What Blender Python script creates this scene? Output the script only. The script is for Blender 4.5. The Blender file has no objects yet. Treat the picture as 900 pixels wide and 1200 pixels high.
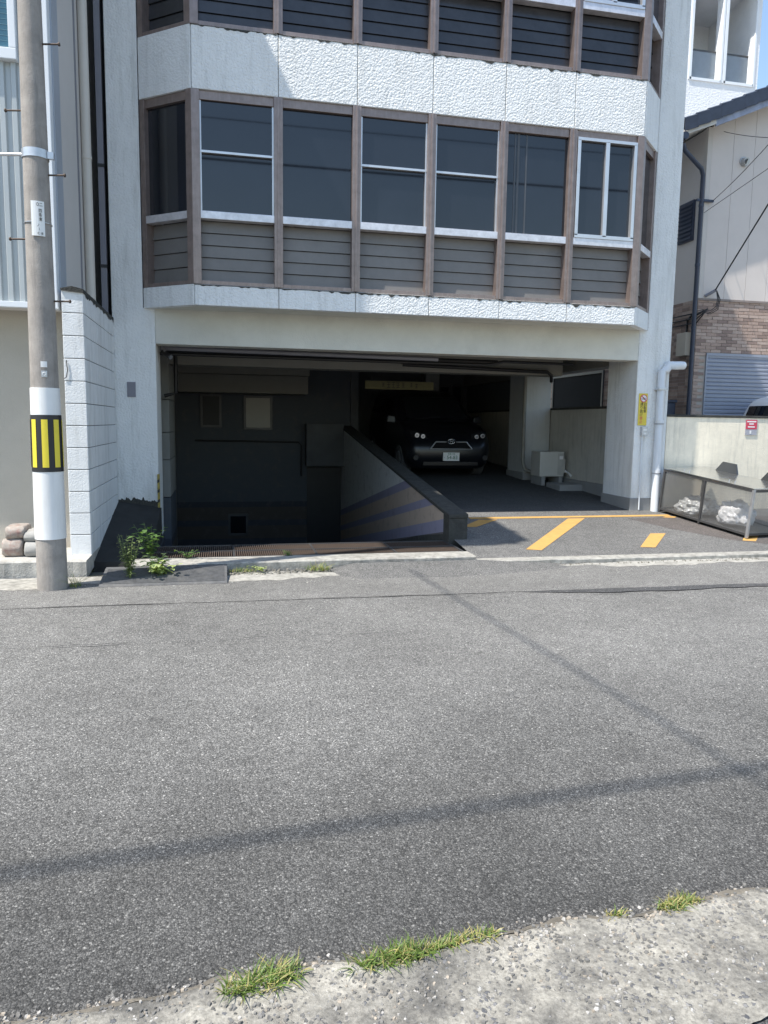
import bpy, bmesh, math, random
from mathutils import Vector, Matrix
random.seed(7)
S = bpy.context.scene
COL = S.collection
R = math.radians

# ------------------------------------------------------------ camera, sky, sun
EYE = (-0.712, -9.547, 1.55)
PITCH, YAW, ROLL = R(6.886), R(-12.364), R(0.825)
cam = bpy.data.cameras.new('camera')
cam.sensor_fit = 'VERTICAL'; cam.sensor_height = 36; cam.sensor_width = 36
cam.lens = 867 / 1200 * 36; cam.clip_end = 2000; cam.clip_start = 0.05
co = bpy.data.objects.new('camera', cam); COL.objects.link(co)
_r = Vector((math.cos(YAW), math.sin(YAW), 0)); _f = Vector((-math.sin(YAW), math.cos(YAW), 0)); _u = Vector((0, 0, 1))
_f2 = _f * math.cos(PITCH) - _u * math.sin(PITCH); _u2 = _u * math.cos(PITCH) + _f * math.sin(PITCH)
_r3 = _r * math.cos(ROLL) + _u2 * math.sin(ROLL); _u3 = _u2 * math.cos(ROLL) - _r * math.sin(ROLL)
m = Matrix.Identity(4)
for i in range(3):
    m[i][0], m[i][1], m[i][2], m[i][3] = _r3[i], _u3[i], -_f2[i], EYE[i]
co.matrix_world = m
S.camera = co

SUN = Vector((0.532, 0.185, -1.0))            # direction the light travels
w = bpy.data.worlds.new('World'); S.world = w; w.use_nodes = True
nt = w.node_tree; bg = nt.nodes['Background']
sky = nt.nodes.new('ShaderNodeTexSky'); sky.sky_type = 'NISHITA'; sky.sun_disc = False
sky.sun_elevation = math.atan2(1, math.hypot(SUN.x, SUN.y)); sky.sun_rotation = math.atan2(-SUN.x, -SUN.y) % (2 * math.pi)
sky.air_density = 1.3; sky.dust_density = 0.8; sky.ozone_density = 1.6
nt.links.new(sky.outputs[0], bg.inputs[0]); bg.inputs[1].default_value = 0.15
sl = bpy.data.lights.new('sun', 'SUN'); sl.energy = 4.6; sl.angle = R(0.55); sl.color = (1, 0.945, 0.86)
so = bpy.data.objects.new('sun', sl); COL.objects.link(so)
so.rotation_euler = SUN.to_track_quat('-Z', 'Y').to_euler()
S.view_settings.view_transform = 'Standard'; S.view_settings.look = 'None'
S.view_settings.exposure = 0.75; S.view_settings.gamma = 1; S.view_settings.use_curve_mapping = False
S.render.engine = 'CYCLES'
S.cycles.max_bounces = 8

# ------------------------------------------------------------ materials
MATS = {}
def mat(name, col, rough=0.7, metal=0.0, var=0.12, vscale=3.0, bump=0.0, bscale=60.0, spec=0.5, dirt=None, dscale=1.2, damt=0.5, streak=False, alpha=None, trans=0):
    """procedural material: colour with noise variation, optional dirt patches / vertical streaks and bump"""
    if name in MATS: return MATS[name]
    M = bpy.data.materials.new(name); M.use_nodes = True; MATS[name] = M
    n, l = M.node_tree.nodes, M.node_tree.links
    b = n['Principled BSDF']
    b.inputs['Roughness'].default_value = rough; b.inputs['Metallic'].default_value = metal
    b.inputs['Specular IOR Level'].default_value = spec
    geo = n.new('ShaderNodeNewGeometry')
    nz = n.new('ShaderNodeTexNoise'); nz.inputs['Scale'].default_value = vscale; nz.inputs['Detail'].default_value = 6; nz.inputs['Roughness'].default_value = 0.65
    l.new(geo.outputs['Position'], nz.inputs['Vector'])
    cr = n.new('ShaderNodeValToRGB')
    cr.color_ramp.elements[0].position = 0.3; cr.color_ramp.elements[1].position = 0.7
    cr.color_ramp.elements[0].color = (*[c * (1 - var) for c in col], 1)
    cr.color_ramp.elements[1].color = (*[min(1, c * (1 + var)) for c in col], 1)
    l.new(nz.outputs['Fac'], cr.inputs['Fac'])
    out = cr.outputs['Color']
    if dirt:
        mp = n.new('ShaderNodeMapping'); l.new(geo.outputs['Position'], mp.inputs['Vector'])
        mp.inputs['Scale'].default_value = (6, 6, 0.6) if streak else (1, 1, 1)
        d = n.new('ShaderNodeTexNoise'); d.inputs['Scale'].default_value = dscale; d.inputs['Detail'].default_value = 8; d.inputs['Roughness'].default_value = 0.7
        l.new(mp.outputs[0], d.inputs['Vector'])
        rr = n.new('ShaderNodeMapRange'); rr.inputs[1].default_value = 0.5; rr.inputs[2].default_value = 0.78; rr.inputs[4].default_value = damt
        l.new(d.outputs['Fac'], rr.inputs[0])
        mx = n.new('ShaderNodeMix'); mx.data_type = 'RGBA'
        l.new(rr.outputs[0], mx.inputs[0]); l.new(out, mx.inputs[6]); mx.inputs[7].default_value = (*dirt, 1)
        out = mx.outputs[2]
    l.new(out, b.inputs['Base Color'])
    if bump:
        bn = n.new('ShaderNodeTexNoise'); bn.inputs['Scale'].default_value = bscale; bn.inputs['Detail'].default_value = 4
        l.new(geo.outputs['Position'], bn.inputs['Vector'])
        bp = n.new('ShaderNodeBump'); bp.inputs['Strength'].default_value = min(1, bump); bp.inputs['Distance'].default_value = 0.5 / bscale * max(1, bump)
        l.new(bn.outputs['Fac'], bp.inputs['Height']); l.new(bp.outputs[0], b.inputs['Normal'])
    if trans: b.inputs['Transmission Weight'].default_value = trans
    if alpha is not None: b.inputs['Alpha'].default_value = alpha
    return M
def nodes(M): return M.node_tree.nodes, M.node_tree.links, M.node_tree.nodes['Principled BSDF']

WHITE_STUCCO = mat('white_stucco', (0.74, 0.75, 0.74), 0.85, var=0.05, vscale=5, bump=1.0, bscale=38, dirt=(0.27, 0.275, 0.25), dscale=1.6, damt=0.48, streak=True)
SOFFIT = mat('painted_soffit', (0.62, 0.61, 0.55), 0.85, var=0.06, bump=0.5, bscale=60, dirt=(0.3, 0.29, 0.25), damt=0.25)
FRAME = mat('brown_anodised', (0.26, 0.205, 0.185), 0.38, metal=0.55, var=0.18, vscale=9, dirt=(0.42, 0.36, 0.33), dscale=5, damt=0.5, streak=True)
SASH = mat('silver_sash', (0.62, 0.62, 0.63), 0.35, metal=0.75, var=0.1)
GLASS = mat('dark_window_glass', (0.010, 0.012, 0.017), 0.03, var=0.3, vscale=0.8, spec=0.75)
SLAT = mat('grey_louvre', (0.19, 0.18, 0.17), 0.55, metal=0.2, var=0.1, vscale=4, dirt=(0.2, 0.19, 0.18), dscale=4, damt=0.4, streak=True)
SLAT2 = mat('dark_louvre', (0.045, 0.046, 0.05), 0.25, metal=0.2, var=0.2, vscale=4, spec=0.6)
CONC = mat('weathered_concrete', (0.40, 0.39, 0.36), 0.9, var=0.25, vscale=9, bump=1.0, bscale=70, dirt=(0.12, 0.115, 0.10), dscale=3, damt=0.6)
CONC_L = mat('pale_concrete', (0.31, 0.30, 0.27), 0.9, var=0.35, vscale=16, bump=1.0, bscale=90, dirt=(0.11, 0.105, 0.09), dscale=3.2, damt=0.95)
CONC_D = mat('mossy_concrete', (0.045, 0.045, 0.041), 0.95, var=0.4, vscale=10, bump=1.0, bscale=60, dirt=(0.03, 0.035, 0.025), dscale=4, damt=0.7)
GREY_PLINTH = mat('grey_plinth', (0.26, 0.26, 0.255), 0.9, var=0.1, bump=0.6, bscale=80)
POLE = mat('pole_concrete', (0.30, 0.275, 0.25), 0.9, var=0.18, vscale=7, bump=0.6, bscale=90, dirt=(0.14, 0.13, 0.12), dscale=4, damt=0.6, streak=True)
WPLAST = mat('white_plastic', (0.74, 0.74, 0.73), 0.45, var=0.04, dirt=(0.4, 0.39, 0.36), dscale=3, damt=0.3, streak=True)
BLACK = mat('black_plastic', (0.02, 0.02, 0.022), 0.5, var=0.2)
YELLOW = mat('yellow_sheet', (0.74, 0.60, 0.045), 0.45, var=0.08)
RUST = mat('rusty_steel', (0.10, 0.075, 0.06), 0.7, metal=0.5, var=0.3, vscale=30)
GALV = mat('galvanised_steel', (0.55, 0.56, 0.58), 0.42, metal=0.8, var=0.15, vscale=12)
STEEL = mat('stainless_sheet', (0.62, 0.62, 0.61), 0.16, metal=0.95, var=0.08, vscale=5)
DKSTEEL = mat('dark_steel', (0.09, 0.09, 0.092), 0.45, metal=0.5, var=0.2)
CORR = mat('corrugated_white_metal', (0.42, 0.45, 0.455), 0.42, metal=0.15, var=0.05, vscale=3)
TRIMW = mat('white_trim', (0.74, 0.77, 0.80), 0.4, var=0.03)
GPANEL = mat('grey_side_panel', (0.60, 0.575, 0.55), 0.6, var=0.03, vscale=2)
BEIGE = mat('beige_render', (0.43, 0.40, 0.345), 0.85, var=0.05, bump=0.3, bscale=60)
CREAMP = mat('cream_pipe', (0.62, 0.58, 0.52), 0.4, var=0.03)
GREYP = mat('grey_conduit', (0.20, 0.20, 0.23), 0.5, var=0.06)
PVC = mat('white_painted_pipe', (0.63, 0.66, 0.69), 0.4, var=0.05, dirt=(0.4, 0.4, 0.4), dscale=3, damt=0.3, streak=True)
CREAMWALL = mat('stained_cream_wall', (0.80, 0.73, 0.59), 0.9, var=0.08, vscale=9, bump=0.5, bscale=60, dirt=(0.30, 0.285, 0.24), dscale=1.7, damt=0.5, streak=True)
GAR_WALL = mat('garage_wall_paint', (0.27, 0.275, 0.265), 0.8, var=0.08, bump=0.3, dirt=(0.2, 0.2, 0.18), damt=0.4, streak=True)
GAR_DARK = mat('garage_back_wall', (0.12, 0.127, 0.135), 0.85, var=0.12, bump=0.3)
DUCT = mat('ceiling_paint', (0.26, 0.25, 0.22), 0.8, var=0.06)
NAVY = mat('navy_metal', (0.045, 0.055, 0.085), 0.4, metal=0.2, var=0.1)
TILE = mat('dark_roof_tile', (0.028, 0.036, 0.058), 0.45, var=0.25, vscale=8)
SIDING = mat('beige_siding', (0.60, 0.545, 0.505), 0.7, var=0.04, vscale=2, bump=0.2, bscale=120)
BARGE = mat('weathered_bargeboard', (0.28, 0.31, 0.40), 0.5, var=0.3, vscale=6)
SHUT = mat('blue_grey_shutter', (0.30, 0.32, 0.38), 0.45, metal=0.2, var=0.05)
MORTAR = mat('mortar', (0.42, 0.38, 0.34), 0.9, var=0.1)
BRIGHTW = mat('white_render', (0.78, 0.79, 0.80), 0.85, var=0.04, bump=0.8, bscale=22)
CARB = mat('black_car_paint', (0.006, 0.007, 0.010), 0.28, var=0.1, spec=0.6)
CARW = mat('white_car_paint', (0.74, 0.74, 0.74), 0.2, var=0.02)
RUBBER = mat('black_rubber', (0.085, 0.086, 0.088), 0.8, var=0.3, vscale=18, bump=0.6, bscale=160, dirt=(.2, .19, .17), dscale=5, damt=.5)
CHROME = mat('chrome', (0.75, 0.76, 0.78), 0.12, metal=1.0, var=0.03)
LENS = mat('lamp_lens', (0.35, 0.36, 0.38), 0.06, metal=0.6, var=0.4, vscale=25)
PLATEW = mat('number_plate_white', (0.78, 0.78, 0.76), 0.4, var=0.03)
GREEN_TXT = mat('plate_green', (0.02, 0.16, 0.07), 0.5, var=0.1)
RED = mat('red_print', (0.58, 0.05, 0.09), 0.5, var=0.08)
INKK = mat('black_ink', (0.03, 0.027, 0.02), 0.6, var=0.1)
WINK = mat('white_ink', (0.75, 0.74, 0.73), 0.6, var=0.04)
BAGW = mat('white_plastic_bag', (0.74, 0.74, 0.75), 0.3, var=0.12, vscale=9, bump=0.5, bscale=14)
BAGC = mat('clear_plastic_bag', (0.46, 0.47, 0.47), 0.12, var=0.5, vscale=16, bump=0.8, bscale=20, spec=0.9)
AC = mat('ac_casing', (0.52, 0.51, 0.47), 0.5, var=0.05, dirt=(0.3, 0.29, 0.26), damt=0.3)
PAPER = mat('paper_sack', (0.30, 0.265, 0.235), 0.8, var=0.3, vscale=14, dirt=(0.22, 0.06, 0.04), dscale=11, damt=0.9)
SACKW = mat('white_sack', (0.30, 0.295, 0.28), 0.8, var=0.15, vscale=20)
CABLE = mat('black_cable', (0.018, 0.018, 0.02), 0.5, var=0.1)
LITWIN = mat('lit_window', (0.34, 0.33, 0.29), 0.35, var=0.06)  # pale colour stands in for light showing in the window

def yellow_paint():
    M = mat('worn_yellow_paint', (0.46, 0.27, 0.08), 0.8, var=0.1, vscale=10, bump=0.6, bscale=140)
    n, l, b = nodes(M)
    geo = n.new('ShaderNodeNewGeometry')
    nz = n.new('ShaderNodeTexNoise'); nz.inputs['Scale'].default_value = 26; nz.inputs['Detail'].default_value = 8; nz.inputs['Roughness'].default_value = 0.75
    l.new(geo.outputs['Position'], nz.inputs['Vector'])
    rr = n.new('ShaderNodeMapRange'); rr.inputs[1].default_value = 0.60; rr.inputs[2].default_value = 0.72; l.new(nz.outputs['Fac'], rr.inputs[0])
    mx = n.new('ShaderNodeMix'); mx.data_type = 'RGBA'
    old = b.inputs['Base Color'].links[0].from_socket
    l.new(rr.outputs[0], mx.inputs[0]); l.new(old, mx.inputs[6]); mx.inputs[7].default_value = (0.16, 0.15, 0.14, 1)
    l.new(mx.outputs[2], b.inputs['Base Color'])
    return M
YPAINT = yellow_paint()

def asphalt(name, lo, mid, hi, chip=170.0, tapered=False, bumpd=0.003, sparse=0.0):
    """crushed-stone surface: fine angular chips in binder, a few pale ones, soft patches"""
    M = bpy.data.materials.new(name); M.use_nodes = True
    n, l, b = nodes(M)
    b.inputs['Roughness'].default_value = 0.85; b.inputs['Specular IOR Level'].default_value = 0.4
    geo = n.new('ShaderNodeNewGeometry'); P = geo.outputs['Position']
    nd = n.new('ShaderNodeTexNoise'); nd.inputs['Scale'].default_value = chip * 0.35; nd.inputs['Detail'].default_value = 3
    l.new(P, nd.inputs['Vector'])
    add = n.new('ShaderNodeMix'); add.data_type = 'VECTOR'; add.inputs[0].default_value = 1.6 / chip
    l.new(P, add.inputs[4]); l.new(nd.outputs['Color'], add.inputs[5])
    def vor(scale, metric='MANHATTAN'):
        v = n.new('ShaderNodeTexVoronoi'); v.distance = metric; v.inputs['Scale'].default_value = scale; v.inputs['Randomness'].default_value = 1
        l.new(add.outputs[1], v.inputs['Vector']); sx = n.new('ShaderNodeSeparateColor'); l.new(v.outputs['Color'], sx.inputs[0]); return v, sx
    v, sx = vor(chip)
    cr = n.new('ShaderNodeValToRGB'); e = cr.color_ramp.elements
    e[0].position = 0.0; e[0].color = (*lo, 1); e[1].position = 0.6; e[1].color = (*mid, 1)
    x = e.new(0.9); x.color = (*[c * 1.3 for c in mid], 1); x = e.new(1.0); x.color = (*hi, 1)
    l.new(sx.outputs[0], cr.inputs['Fac']); out = cr.outputs[0]
    def mix(fac, a, c, mode='MIX'):
        m_ = n.new('ShaderNodeMix'); m_.data_type = 'RGBA'; m_.blend_type = mode
        if isinstance(fac, float): m_.inputs[0].default_value = fac
        else: l.new(fac, m_.inputs[0])
        l.new(a, m_.inputs[6])
        if isinstance(c, tuple): m_.inputs[7].default_value = (*c, 1)
        else: l.new(c, m_.inputs[7])
        return m_.outputs[2]
    def rng(src, a, c, d, e_, smooth=False):
        r_ = n.new('ShaderNodeMapRange'); r_.inputs[1].default_value = a; r_.inputs[2].default_value = c; r_.inputs[3].default_value = d; r_.inputs[4].default_value = e_
        if smooth: r_.interpolation_type = 'SMOOTHSTEP'
        l.new(src, r_.inputs[0]); return r_.outputs[0]
    def noise(sc, det=6, ro=.65):
        q = n.new('ShaderNodeTexNoise'); q.inputs['Scale'].default_value = sc; q.inputs['Detail'].default_value = det; q.inputs['Roughness'].default_value = ro; l.new(P, q.inputs['Vector']); return q.outputs['Fac']
    out = mix(1.0, out, rng(v.outputs['Distance'], .3, .9, 1, .55), 'MULTIPLY')
    v2, s2 = vor(chip * .42)
    def lt(src, th):
        q = n.new('ShaderNodeMath'); q.operation = 'LESS_THAN'; q.inputs[1].default_value = th; l.new(src, q.inputs[0]); return q.outputs[0]
    def mulv(a, c):
        q = n.new('ShaderNodeMath'); q.operation = 'MULTIPLY'; l.new(a, q.inputs[0]); l.new(c, q.inputs[1]); return q.outputs[0]
    big = mulv(lt(s2.outputs[0], .055 + sparse), lt(v2.outputs['Distance'], .42))
    out = mix(big, out, hi)
    out = mix(1.0, out, rng(noise(.55), .3, .7, .80, 1.2), 'MULTIPLY')
    out = mix(1.0, out, rng(noise(7, 5), .3, .7, .88, 1.12), 'MULTIPLY')
    if tapered:     # colour darkens towards the near edge, plus a few brown patches
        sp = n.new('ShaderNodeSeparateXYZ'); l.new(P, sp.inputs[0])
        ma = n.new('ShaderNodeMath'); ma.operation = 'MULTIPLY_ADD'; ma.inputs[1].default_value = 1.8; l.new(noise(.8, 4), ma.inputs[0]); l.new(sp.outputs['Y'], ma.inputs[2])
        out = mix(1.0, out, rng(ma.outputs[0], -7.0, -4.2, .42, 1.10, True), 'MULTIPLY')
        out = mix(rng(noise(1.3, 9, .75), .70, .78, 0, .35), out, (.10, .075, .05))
    l.new(out, b.inputs['Base Color'])
    iv = n.new('ShaderNodeMath'); iv.operation = 'SUBTRACT'; iv.inputs[0].default_value = 1; l.new(v.outputs['Distance'], iv.inputs[1])
    hh = n.new('ShaderNodeMath'); hh.operation = 'MULTIPLY_ADD'; hh.inputs[1].default_value = 0.9; l.new(sx.outputs[1], hh.inputs[0]); l.new(iv.outputs[0], hh.inputs[2])
    bp = n.new('ShaderNodeBump'); bp.inputs['Strength'].default_value = 0.85; bp.inputs['Distance'].default_value = bumpd
    l.new(hh.outputs[0], bp.inputs['Height']); l.new(bp.outputs[0], b.inputs['Normal'])
    return M
ASPH = asphalt('worn_asphalt', (0.088, 0.087, 0.083), (0.235, 0.231, 0.219), (0.48, 0.47, 0.44), 165, tapered=True)
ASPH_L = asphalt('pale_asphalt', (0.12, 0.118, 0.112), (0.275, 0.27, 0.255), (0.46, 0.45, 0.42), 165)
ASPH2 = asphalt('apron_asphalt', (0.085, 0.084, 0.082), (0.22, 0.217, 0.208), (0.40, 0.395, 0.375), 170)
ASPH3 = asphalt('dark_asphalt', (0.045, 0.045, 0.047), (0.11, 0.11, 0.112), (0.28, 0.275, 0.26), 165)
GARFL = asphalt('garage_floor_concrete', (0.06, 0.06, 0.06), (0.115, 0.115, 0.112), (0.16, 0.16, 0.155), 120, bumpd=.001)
def aggregate():
    """old concrete with angular stones showing where the skin has worn away"""
    M = bpy.data.materials.new('exposed_aggregate_concrete'); M.use_nodes = True
    n, l, b = nodes(M); b.inputs['Roughness'].default_value = .9
    P = n.new('ShaderNodeNewGeometry').outputs['Position']
    def noise(sc, det=7, ro=.7):
        q = n.new('ShaderNodeTexNoise'); q.inputs['Scale'].default_value = sc; q.inputs['Detail'].default_value = det; q.inputs['Roughness'].default_value = ro; l.new(P, q.inputs['Vector']); return q
    def ramp(src, stops):
        c = n.new('ShaderNodeValToRGB'); e = c.color_ramp.elements; e[0].position = stops[0][0]; e[0].color = (*stops[0][1], 1); e[1].position = stops[-1][0]; e[1].color = (*stops[-1][1], 1)
        for p_, q in stops[1:-1]: x = e.new(p_); x.color = (*q, 1)
        l.new(src, c.inputs['Fac']); return c.outputs[0]
    base = ramp(noise(55, 9, .8).outputs['Fac'], [(.3, (.10, .095, .085)), (.48, (.25, .24, .215)), (.66, (.38, .365, .33))])
    bl = ramp(noise(3.5, 6, .7).outputs['Fac'], [(.36, (.42, .42, .42)), (.64, (1.3, 1.28, 1.22))])
    bx_ = n.new('ShaderNodeMix'); bx_.data_type = 'RGBA'; bx_.blend_type = 'MULTIPLY'; bx_.inputs[0].default_value = 1; l.new(base, bx_.inputs[6]); l.new(bl, bx_.inputs[7]); base = bx_.outputs[2]
    ad = n.new('ShaderNodeMix'); ad.data_type = 'VECTOR'; ad.inputs[0].default_value = .03; l.new(P, ad.inputs[4]); l.new(noise(45, 3).outputs['Color'], ad.inputs[5])
    v = n.new('ShaderNodeTexVoronoi'); v.distance = 'MANHATTAN'; v.inputs['Scale'].default_value = 74; l.new(ad.outputs[1], v.inputs['Vector'])
    sx = n.new('ShaderNodeSeparateColor'); l.new(v.outputs['Color'], sx.inputs[0])
    st = ramp(sx.outputs[0], [(0, (.07, .072, .078)), (.5, (.17, .17, .172)), (.8, (.26, .25, .235)), (1, (.46, .45, .42))])
    def mr(src, a, c):
        r_ = n.new('ShaderNodeMapRange'); r_.inputs[1].default_value = a; r_.inputs[2].default_value = c; l.new(src, r_.inputs[0]); return r_.outputs[0]
    sp = n.new('ShaderNodeSeparateXYZ'); l.new(P, sp.inputs[0])
    big = noise(2.2, 4).outputs['Fac']
    exposed = mr(big, .42, .95)
    inst = mr(v.outputs['Distance'], .75, .5)
    vis = n.new('ShaderNodeMath'); vis.operation = 'LESS_THAN'; l.new(sx.outputs[1], vis.inputs[0]); l.new(exposed, vis.inputs[1])
    k = n.new('ShaderNodeMath'); k.operation = 'MULTIPLY'; l.new(inst, k.inputs[0]); l.new(vis.outputs[0], k.inputs[1])
    mx = n.new('ShaderNodeMix'); mx.data_type = 'RGBA'; l.new(k.outputs[0], mx.inputs[0]); l.new(base, mx.inputs[6]); l.new(st, mx.inputs[7])
    l.new(mx.outputs[2], b.inputs['Base Color'])
    h1 = n.new('ShaderNodeMath'); h1.operation = 'MULTIPLY_ADD'; l.new(k.outputs[0], h1.inputs[0]); l.new(sx.outputs[2], h1.inputs[1]); l.new(noise(70, 5).outputs['Fac'], h1.inputs[2])
    bp = n.new('ShaderNodeBump'); bp.inputs['Strength'].default_value = .9; bp.inputs['Distance'].default_value = .006; l.new(h1.outputs[0], bp.inputs['Height']); l.new(bp.outputs[0], b.inputs['Normal'])
    return M
AGG = aggregate()

def stucco_panel():
    """coarse sprayed stucco: deep lumpy relief"""
    M = mat('lumpy_stucco', (0.76, 0.77, 0.765), 0.85, var=0.04, vscale=6, dirt=(0.33, 0.335, 0.31), dscale=1.9, damt=0.42, streak=True)
    n, l, b = nodes(M)
    geo = n.new('ShaderNodeNewGeometry')
    nd = n.new('ShaderNodeTexNoise'); nd.inputs['Scale'].default_value = 38; l.new(geo.outputs['Position'], nd.inputs['Vector'])
    ad = n.new('ShaderNodeMix'); ad.data_type = 'VECTOR'; ad.inputs[0].default_value = 0.035
    l.new(geo.outputs['Position'], ad.inputs[4]); l.new(nd.outputs['Color'], ad.inputs[5])
    v = n.new('ShaderNodeTexVoronoi'); v.feature = 'SMOOTH_F1'; v.inputs['Scale'].default_value = 42; v.inputs['Smoothness'].default_value = 0.6
    l.new(ad.outputs[1], v.inputs['Vector'])
    bp = n.new('ShaderNodeBump'); bp.inputs['Strength'].default_value = 1.0; bp.inputs['Distance'].default_value = 0.008; bp.invert = True
    l.new(v.outputs['Distance'], bp.inputs['Height']); l.new(bp.outputs[0], b.inputs['Normal'])
    return M
STUCCO = stucco_panel()

def stripes(name, k, off, cols, top, pos):
    """paint bands following height + k*Y"""
    M = bpy.data.materials.new(name); M.use_nodes = True
    n, l, b = nodes(M); b.inputs['Roughness'].default_value = 0.75
    geo = n.new('ShaderNodeNewGeometry'); sp = n.new('ShaderNodeSeparateXYZ'); l.new(geo.outputs['Position'], sp.inputs[0])
    ma = n.new('ShaderNodeMath'); ma.operation = 'MULTIPLY_ADD'; ma.inputs[1].default_value = k
    l.new(sp.outputs['Y'], ma.inputs[0]); l.new(sp.outputs['Z'], ma.inputs[2])
    mr = n.new('ShaderNodeMapRange'); mr.inputs[1].default_value = off - 1; mr.inputs[2].default_value = off + 1; l.new(ma.outputs[0], mr.inputs[0])
    cr = n.new('ShaderNodeValToRGB'); cr.color_ramp.interpolation = 'CONSTANT'
    e = cr.color_ramp.elements; e[0].position = 0; e[0].color = (*cols[0], 1); e[1].position = 1; e[1].color = (*top, 1)
    for p, c in zip(pos, list(cols[1:]) + [top]):
        x = e.new((p - off + 1) / 2); x.color = (*c, 1)
    l.new(mr.outputs[0], cr.inputs['Fac'])
    nz = n.new('ShaderNodeTexNoise'); nz.inputs['Scale'].default_value = 5; nz.inputs['Detail'].default_value = 8; nz.inputs['Roughness'].default_value = 0.7; l.new(geo.outputs['Position'], nz.inputs['Vector'])
    rr = n.new('ShaderNodeMapRange'); rr.inputs[1].default_value = 0.52; rr.inputs[2].default_value = 0.8; rr.inputs[4].default_value = 0.7; l.new(nz.outputs['Fac'], rr.inputs[0])
    mx = n.new('ShaderNodeMix'); mx.data_type = 'RGBA'; l.new(rr.outputs[0], mx.inputs[0]); l.new(cr.outputs[0], mx.inputs[6]); mx.inputs[7].default_value = (0.16, 0.14, 0.13, 1)
    l.new(mx.outputs[2], b.inputs['Base Color'])
    return M
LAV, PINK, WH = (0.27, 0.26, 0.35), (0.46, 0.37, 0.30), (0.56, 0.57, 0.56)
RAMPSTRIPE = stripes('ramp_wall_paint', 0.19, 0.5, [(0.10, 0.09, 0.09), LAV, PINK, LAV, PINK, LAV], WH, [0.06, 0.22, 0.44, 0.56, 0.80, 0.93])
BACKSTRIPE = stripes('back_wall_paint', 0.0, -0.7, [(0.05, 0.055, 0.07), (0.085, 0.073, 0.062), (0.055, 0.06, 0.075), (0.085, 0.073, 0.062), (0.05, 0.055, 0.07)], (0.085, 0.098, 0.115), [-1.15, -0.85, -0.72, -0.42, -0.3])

# ------------------------------------------------------------ mesh helpers
class MB:
    def __init__(s): s.v = []; s.f = []; s.sm = []
    def add(s, vs, fs, smooth=False):
        o = len(s.v); s.v += [tuple(x) for x in vs]; s.f += [[i + o for i in f] for f in fs]; s.sm += [smooth] * len(fs); return s
    def box(s, x0, x1, y0, y1, z0, z1):
        return s.hexa([(x0, y0, z0), (x1, y0, z0), (x1, y1, z0), (x0, y1, z0), (x0, y0, z1), (x1, y0, z1), (x1, y1, z1), (x0, y1, z1)])
    def hexa(s, p):
        return s.add(p, [(0, 3, 2, 1), (4, 5, 6, 7), (0, 1, 5, 4), (1, 2, 6, 5), (2, 3, 7, 6), (3, 0, 4, 7)])
    def prism(s, poly, y0, y1, axis='y'):
        n = len(poly)
        P = (lambda a, b, t: (a, t, b)) if axis == 'y' else ((lambda a, b, t: (t, a, b)) if axis == 'x' else (lambda a, b, t: (a, b, t)))
        vs = [P(a, b, y0) for a, b in poly] + [P(a, b, y1) for a, b in poly]
        fs = [tuple(range(n)), tuple(range(2 * n - 1, n - 1, -1))] + [(i, i + n, (i + 1) % n + n, (i + 1) % n) for i in range(n)]
        return s.add(vs, fs)
    def tube(s, pts, r, n=10, cap=True, r2=None):
        pts = [Vector(p) for p in pts]; rings = []; N = len(pts)
        prev = None
        for i, p in enumerate(pts):
            t = (pts[min(i + 1, N - 1)] - pts[max(i - 1, 0)]).normalized()
            if prev is None:
                a = Vector((0, 0, 1)) if abs(t.z) < 0.9 else Vector((1, 0, 0)); u = t.cross(a).normalized()
            else: u = (prev - t * prev.dot(t)).normalized()
            prev = u; w_ = t.cross(u)
            rr = r if r2 is None else r + (r2 - r) * i / (N - 1)
            rings.append([p + (u * math.cos(2 * math.pi * k / n) + w_ * math.sin(2 * math.pi * k / n)) * rr for k in range(n)])
        vs = [q for ring in rings for q in ring]
        fs = [(i * n + k, i * n + (k + 1) % n, (i + 1) * n + (k + 1) % n, (i + 1) * n + k) for i in range(N - 1) for k in range(n)]
        s.add(vs, fs, True)
        if cap:
            s.add(rings[0], [tuple(range(n - 1, -1, -1))]); s.add(rings[-1], [tuple(range(n))])
        return s
    def cyl(s, a, b, r, n=16, r2=None): return s.tube([a, b], r, n, True, r2)
    def ring(s, c, nrm, rx, ry, thick, n=24):
        nrm = Vector(nrm).normalized(); a = Vector((0, 0, 1)) if abs(nrm.z) < .9 else Vector((1, 0, 0))
        u = a.cross(nrm).normalized(); v = nrm.cross(u)
        pts = [Vector(c) + u * rx * math.cos(2 * math.pi * k / n) + v * ry * math.sin(2 * math.pi * k / n) for k in range(n + 1)]
        return s.tube(pts, thick, 6, False)
    def build(s, name, material, parent=None, bevel=0, seg=2):
        me = bpy.data.meshes.new(name)
        me.from_pydata([Vector(v) for v in s.v], [], s.f)
        for i, p in enumerate(me.polygons): p.use_smooth = s.sm[i]
        bm = bmesh.new(); bm.from_mesh(me)
        bmesh.ops.recalc_face_normals(bm, faces=bm.faces)
        if bevel:
            ed = [e for e in bm.edges if len(e.link_faces) == 2 and e.calc_face_angle(0) > 0.5]
            bmesh.ops.bevel(bm, geom=ed, offset=bevel, segments=seg, affect='EDGES', profile=0.6, clamp_overlap=True)
        bm.to_mesh(me); bm.free()
        me.materials.append(material)
        o = bpy.data.objects.new(name, me); COL.objects.link(o)
        if parent: setp(o, parent)
        return o
def setp(o, p):
    o.parent = p
    o.matrix_parent_inverse = WM(p).inverted()
def WM(o):
    mb = Matrix.LocRotScale(o.location, o.rotation_euler, o.scale)
    return WM(o.parent) @ o.matrix_parent_inverse @ mb if o.parent else mb
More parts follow.
